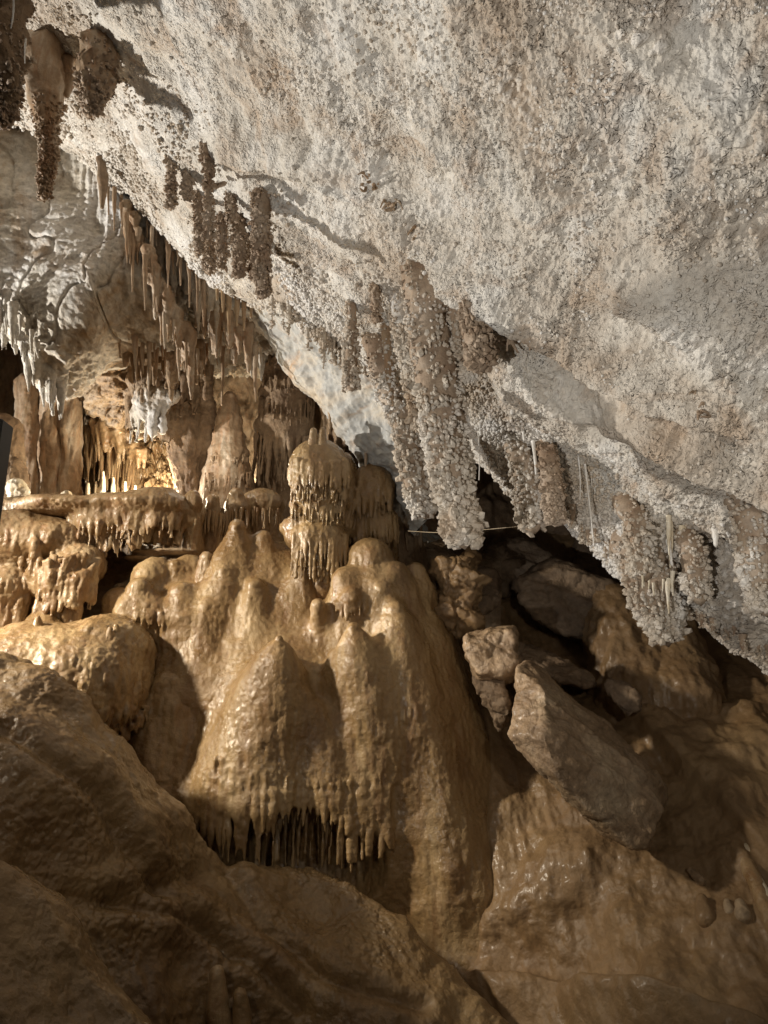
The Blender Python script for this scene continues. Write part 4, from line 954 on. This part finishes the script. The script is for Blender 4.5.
boulder([(502, 578, 6.2), (545, 555, 6.2), (600, 565, 6.0), (628, 592, 6.0), (612, 620, 5.9), (582, 648, 5.85), (530, 628, 5.95), (505, 605, 6.1), (540, 565, 6.9), (610, 580, 6.8), (590, 640, 6.6)], 'big dark rounded boulder in the right background hollow', M_dkrock, 704, rough=.035, h=.018, k=.15)
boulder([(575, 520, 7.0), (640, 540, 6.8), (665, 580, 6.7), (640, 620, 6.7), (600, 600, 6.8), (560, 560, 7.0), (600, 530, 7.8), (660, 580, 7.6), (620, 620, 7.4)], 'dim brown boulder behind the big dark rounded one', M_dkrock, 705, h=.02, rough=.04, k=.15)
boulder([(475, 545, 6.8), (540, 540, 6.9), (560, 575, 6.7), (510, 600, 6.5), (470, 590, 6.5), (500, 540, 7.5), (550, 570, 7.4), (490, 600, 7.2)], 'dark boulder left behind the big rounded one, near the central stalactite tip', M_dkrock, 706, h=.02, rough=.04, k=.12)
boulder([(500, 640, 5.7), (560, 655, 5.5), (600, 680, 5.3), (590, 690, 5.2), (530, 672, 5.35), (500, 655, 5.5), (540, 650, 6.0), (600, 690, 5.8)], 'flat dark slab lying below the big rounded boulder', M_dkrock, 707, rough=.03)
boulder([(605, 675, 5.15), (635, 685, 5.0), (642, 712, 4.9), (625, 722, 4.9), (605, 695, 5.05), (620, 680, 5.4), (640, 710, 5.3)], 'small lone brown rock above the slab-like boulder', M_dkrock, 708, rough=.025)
boulder([(436, 560, 5.6), (476, 552, 5.6), (479, 625, 5.4), (440, 628, 5.4), (438, 560, 6.1), (478, 555, 6.1), (478, 630, 6.0), (440, 630, 6.0)], 'upright squared brown stump at the right shoulder of the dome', M_floor, 709, rough=.07, k=.08, name='rock_stump')
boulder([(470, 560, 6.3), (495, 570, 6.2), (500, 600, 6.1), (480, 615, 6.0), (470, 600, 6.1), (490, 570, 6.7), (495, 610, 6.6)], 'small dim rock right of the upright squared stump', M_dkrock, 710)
o, _, _ = flowstone('rock_curtain', [cone((610, 615, 6.1), (640, 700, 5.6), 30, 45), cone((660, 620, 6.0), (680, 700, 5.5), 30, 40)], .018, M_floor, 715, .1, .03, .004, .03)
tag(o, 'fluted brown flowstone bank behind the lowest-hanging coral lobe', 'flowstone')
boulder([(105, 590, 5.75), (135, 572, 5.8), (190, 548, 5.9), (205, 556, 5.85), (180, 575, 5.65), (120, 606, 5.55), (110, 606, 5.6), (150, 580, 6.2), (200, 560, 6.2)], 'rough grey-brown rock wedged under the ochre shelf', M_rock, 716, rough=.03)

boulder([(80, 330, 7.1), (130, 325, 7.0), (148, 360, 6.95), (142, 405, 7.0), (118, 428, 7.1), (92, 410, 7.15), (78, 370, 7.1), (110, 350, 6.85), (115, 390, 6.9), (100, 330, 7.9), (140, 400, 7.9), (90, 410, 7.9)], 'cracked yellow-brown rock bulge under the pale left wall', M_rock, 165, rough=.07, name='rock_outcrop')
# small stalagmites and pebbles, lower right and bottom
def look(tb, x, y):
    m = (np.abs(tb[1] - x) < 6) & (np.abs(tb[2] - y) < 6); return float(np.min(PROJ(tb[0][m])[2]))
for x, y0, x1, y1, w, mat, lab in [
 (744, 843, 750, 862, 4.5, M_cream, 'small bright cream nub standing highest at the lower right edge'), (758, 880, 766, 900, 6, M_cream, 'cream blunt nub lowest at the lower right edge'),
 (746, 862, 790, 960, 9, M_flow2, 'pale smooth finger of flowstone linking the two cream nubs'), (740, 904, 743, 916, 6, M_rock, 'small greyish round knob left of the pale flowstone finger'), (727, 901, 730, 912, 4.5, M_rock, 'smallest greyish knob beside the round one at the lower right'),
 (702, 900, 706, 918, 8, M_floor, 'low brown bump left of the greyish knobs'),
 (560, 690, 562, 700, 5, M_dkrock, 'tiny dark lump on the slope behind the slab-like boulder'), (690, 870, 700, 880, 4, M_rock, 'small pebble-like lump on the slope upper left of the greyish knobs')]:
    o, _, _ = flowstone('stalagmite', [cone((x, y0, look(SLP, x, y0) - .02), (x1, y1, look(SLP, x1, y1)), w * .75, w * 1.3)], .008, mat, 730 + x, .02, .003, .001, .006)
    tag(o, lab, 'stalagmite')
for x, y0, x1, y1, w, mat, lab in [(217, 974, 219, 1050, 11, M_flow2, 'short smooth stalagmite stub rising at the bottom of the picture'), (240, 996, 244, 1050, 9, M_mud, 'lower brown stub right of the smooth stalagmite stub at the bottom')]:
    dq = look(RDG, x, y0)
    o, _, _ = flowstone('stalagmite', [cone((x, y0, dq - .08), (x1, y1, dq - .14), w * .8, w * 1.5)], .008, mat, 730 + x, .02, .003, .001, .006)
    tag(o, lab, 'stalagmite')
for i, (x, y, d) in enumerate([(110, 629, 4.9), (38, 618, 4.95), (116, 626, 4.95)]):
    o, _, _ = flowstone('stalagmite', [cone((x, y, d), (x, y + 20, d), 2.5, 10)], .008, M_flow, 760 + i, .02, .003, .001, .004)
    tag(o, ['tiny nipple-like tip on the golden mound, left one of the close pair', 'tiny nipple-like tip on the golden mound, farthest left', 'tiny nipple-like tip on the golden mound, right one of the close pair'][i], 'stalagmite')

# ================================================================ MAN-MADE
t = np.array([P(408, 531, 4.9), P(440, 532.5, 4.8), P(480, 530, 4.6), P(518, 526.5, 4.45)])
Vs, Fs, _, _, _ = core_tube(t, [.0022] * 4, 9, 6, 30, 0)
tag(mesh_obj('wire', Vs, Fs, M_wire), 'thin slack wire stretched behind the tip of the longest stalactite', 'wire')
import bmesh
def box_mesh(c, hx, hy, hz, bev):
    bm = bmesh.new(); bmesh.ops.create_cube(bm, size=2)
    for v in bm.verts: v.co = (v.co.x * hx, v.co.y * hy, v.co.z * hz)
    bmesh.ops.bevel(bm, geom=list(bm.edges), offset=bev, segments=3, affect='EDGES')
    me = bpy.data.meshes.new('lamp_housing'); bm.to_mesh(me); bm.free(); me.materials.append(M_black); return me
c = P(-12, 488, 3.6)
post = bpy.data.objects.new('equipment_post', None); col.objects.link(post); post.location = tuple(c - np.array([0, 0, .35]))
tag(post, 'black metal equipment post cut by the left edge of the picture', 'post')
for nm, off, dim in [('housing', .42, (.055, .06, .30)), ('foot', .02, (.045, .05, .10))]:
    h_ = bpy.data.objects.new(nm, box_mesh(c, *dim, .008)); col.objects.link(h_); h_.parent = post; h_.location = (0, 0, off - .03)

# ================================================================ LIGHT
w = bpy.data.worlds.new('World'); scene.world = w; w.use_nodes = True
w.node_tree.nodes['Background'].inputs[0].default_value = (.9, .75, .6, 1); w.node_tree.nodes['Background'].inputs[1].default_value = .014
def lamp(name, pos, tgt, power, color, size=.12, kind='SPOT', ang=120, blend=.6):
    l = bpy.data.lights.new(name, kind); l.energy = power; l.color = color
    l.shadow_soft_size = size
    if kind == 'SPOT': l.spot_size = math.radians(ang); l.spot_blend = blend
    o = bpy.data.objects.new(name, l); col.objects.link(o); o.location = tuple(pos)
    from mathutils import Vector
    dv = Vector(tuple(np.array(tgt) - np.array(pos))); o.rotation_euler = dv.to_track_quat('-Z', 'Y').to_euler()
    return o
WARM = (1.0, .80, .55); NEUT = (1.0, .90, .76); COOL = (.93, .95, 1.0)
lamp('cave_lamp_side', P(-500, 270, 3.8), P(235, 680, 5.2), 1250, (1.0, .88, .70), .14, ang=52, blend=1)
lamp('cave_lamp_uplight', P(-560, 540, 4.9), P(420, 130, 3.6), 1500, (1, .955, .88), .06, ang=120)
lamp('cave_lamp_path', np.array([-1.7, -.3, .7]), P(590, 230, 3.0), 400, (1, .965, .91), .05, ang=72, blend=1)
lamp('added_fill_front_left', np.array([-1.9, -.6, 3.1]), P(190, 790, 4.6), 68, (1.0, .84, .62), .12, ang=50, blend=1)  # added soft fill for the foreground and dome front, not a real lamp
lamp('cave_lamp_alcove', P(150, 498, 6.9), P(140, 455, 7.8), 55, (1.0, .88, .66), .04, 'POINT')
lamp('added_fill_back', P(246, 478, 7.7), P(240, 400, 8), 12, (1.0, .88, .66), .04, 'POINT')  # added point light, stands in for indirect light on the back wall
lamp('added_fill_recess', P(212, 440, 6.2), P(283, 400, 7.5), 5, (1.0, .88, .70), .04, 'POINT')  # added point light that brightens the tiered column, cone and pillar
lamp('cave_lamp_right', np.array([.9, .0, 2.1]), P(620, 740, 4.5), 78, NEUT, .06, ang=70, blend=1)

# ================================================================ CAMERA
cam = bpy.data.cameras.new('Camera'); co = bpy.data.objects.new('Camera', cam); col.objects.link(co)
co.location = (0, 0, CAMZ); co.rotation_euler = (math.radians(90) + PITCH, 0, 0)
cam.sensor_fit = 'VERTICAL'; cam.sensor_height = 36; cam.lens = 26; cam.clip_end = 200; cam.clip_start = .02
scene.camera = co
scene.view_settings.view_transform = 'Standard'; scene.view_settings.look = 'None'; scene.view_settings.exposure = .25; scene.view_settings.gamma = 1
scene.cycles.use_denoising = True
scene.cycles.max_bounces = 6; scene.cycles.diffuse_bounces = 4; scene.cycles.glossy_bounces = 2
scene.cycles.sample_clamp_indirect = 4
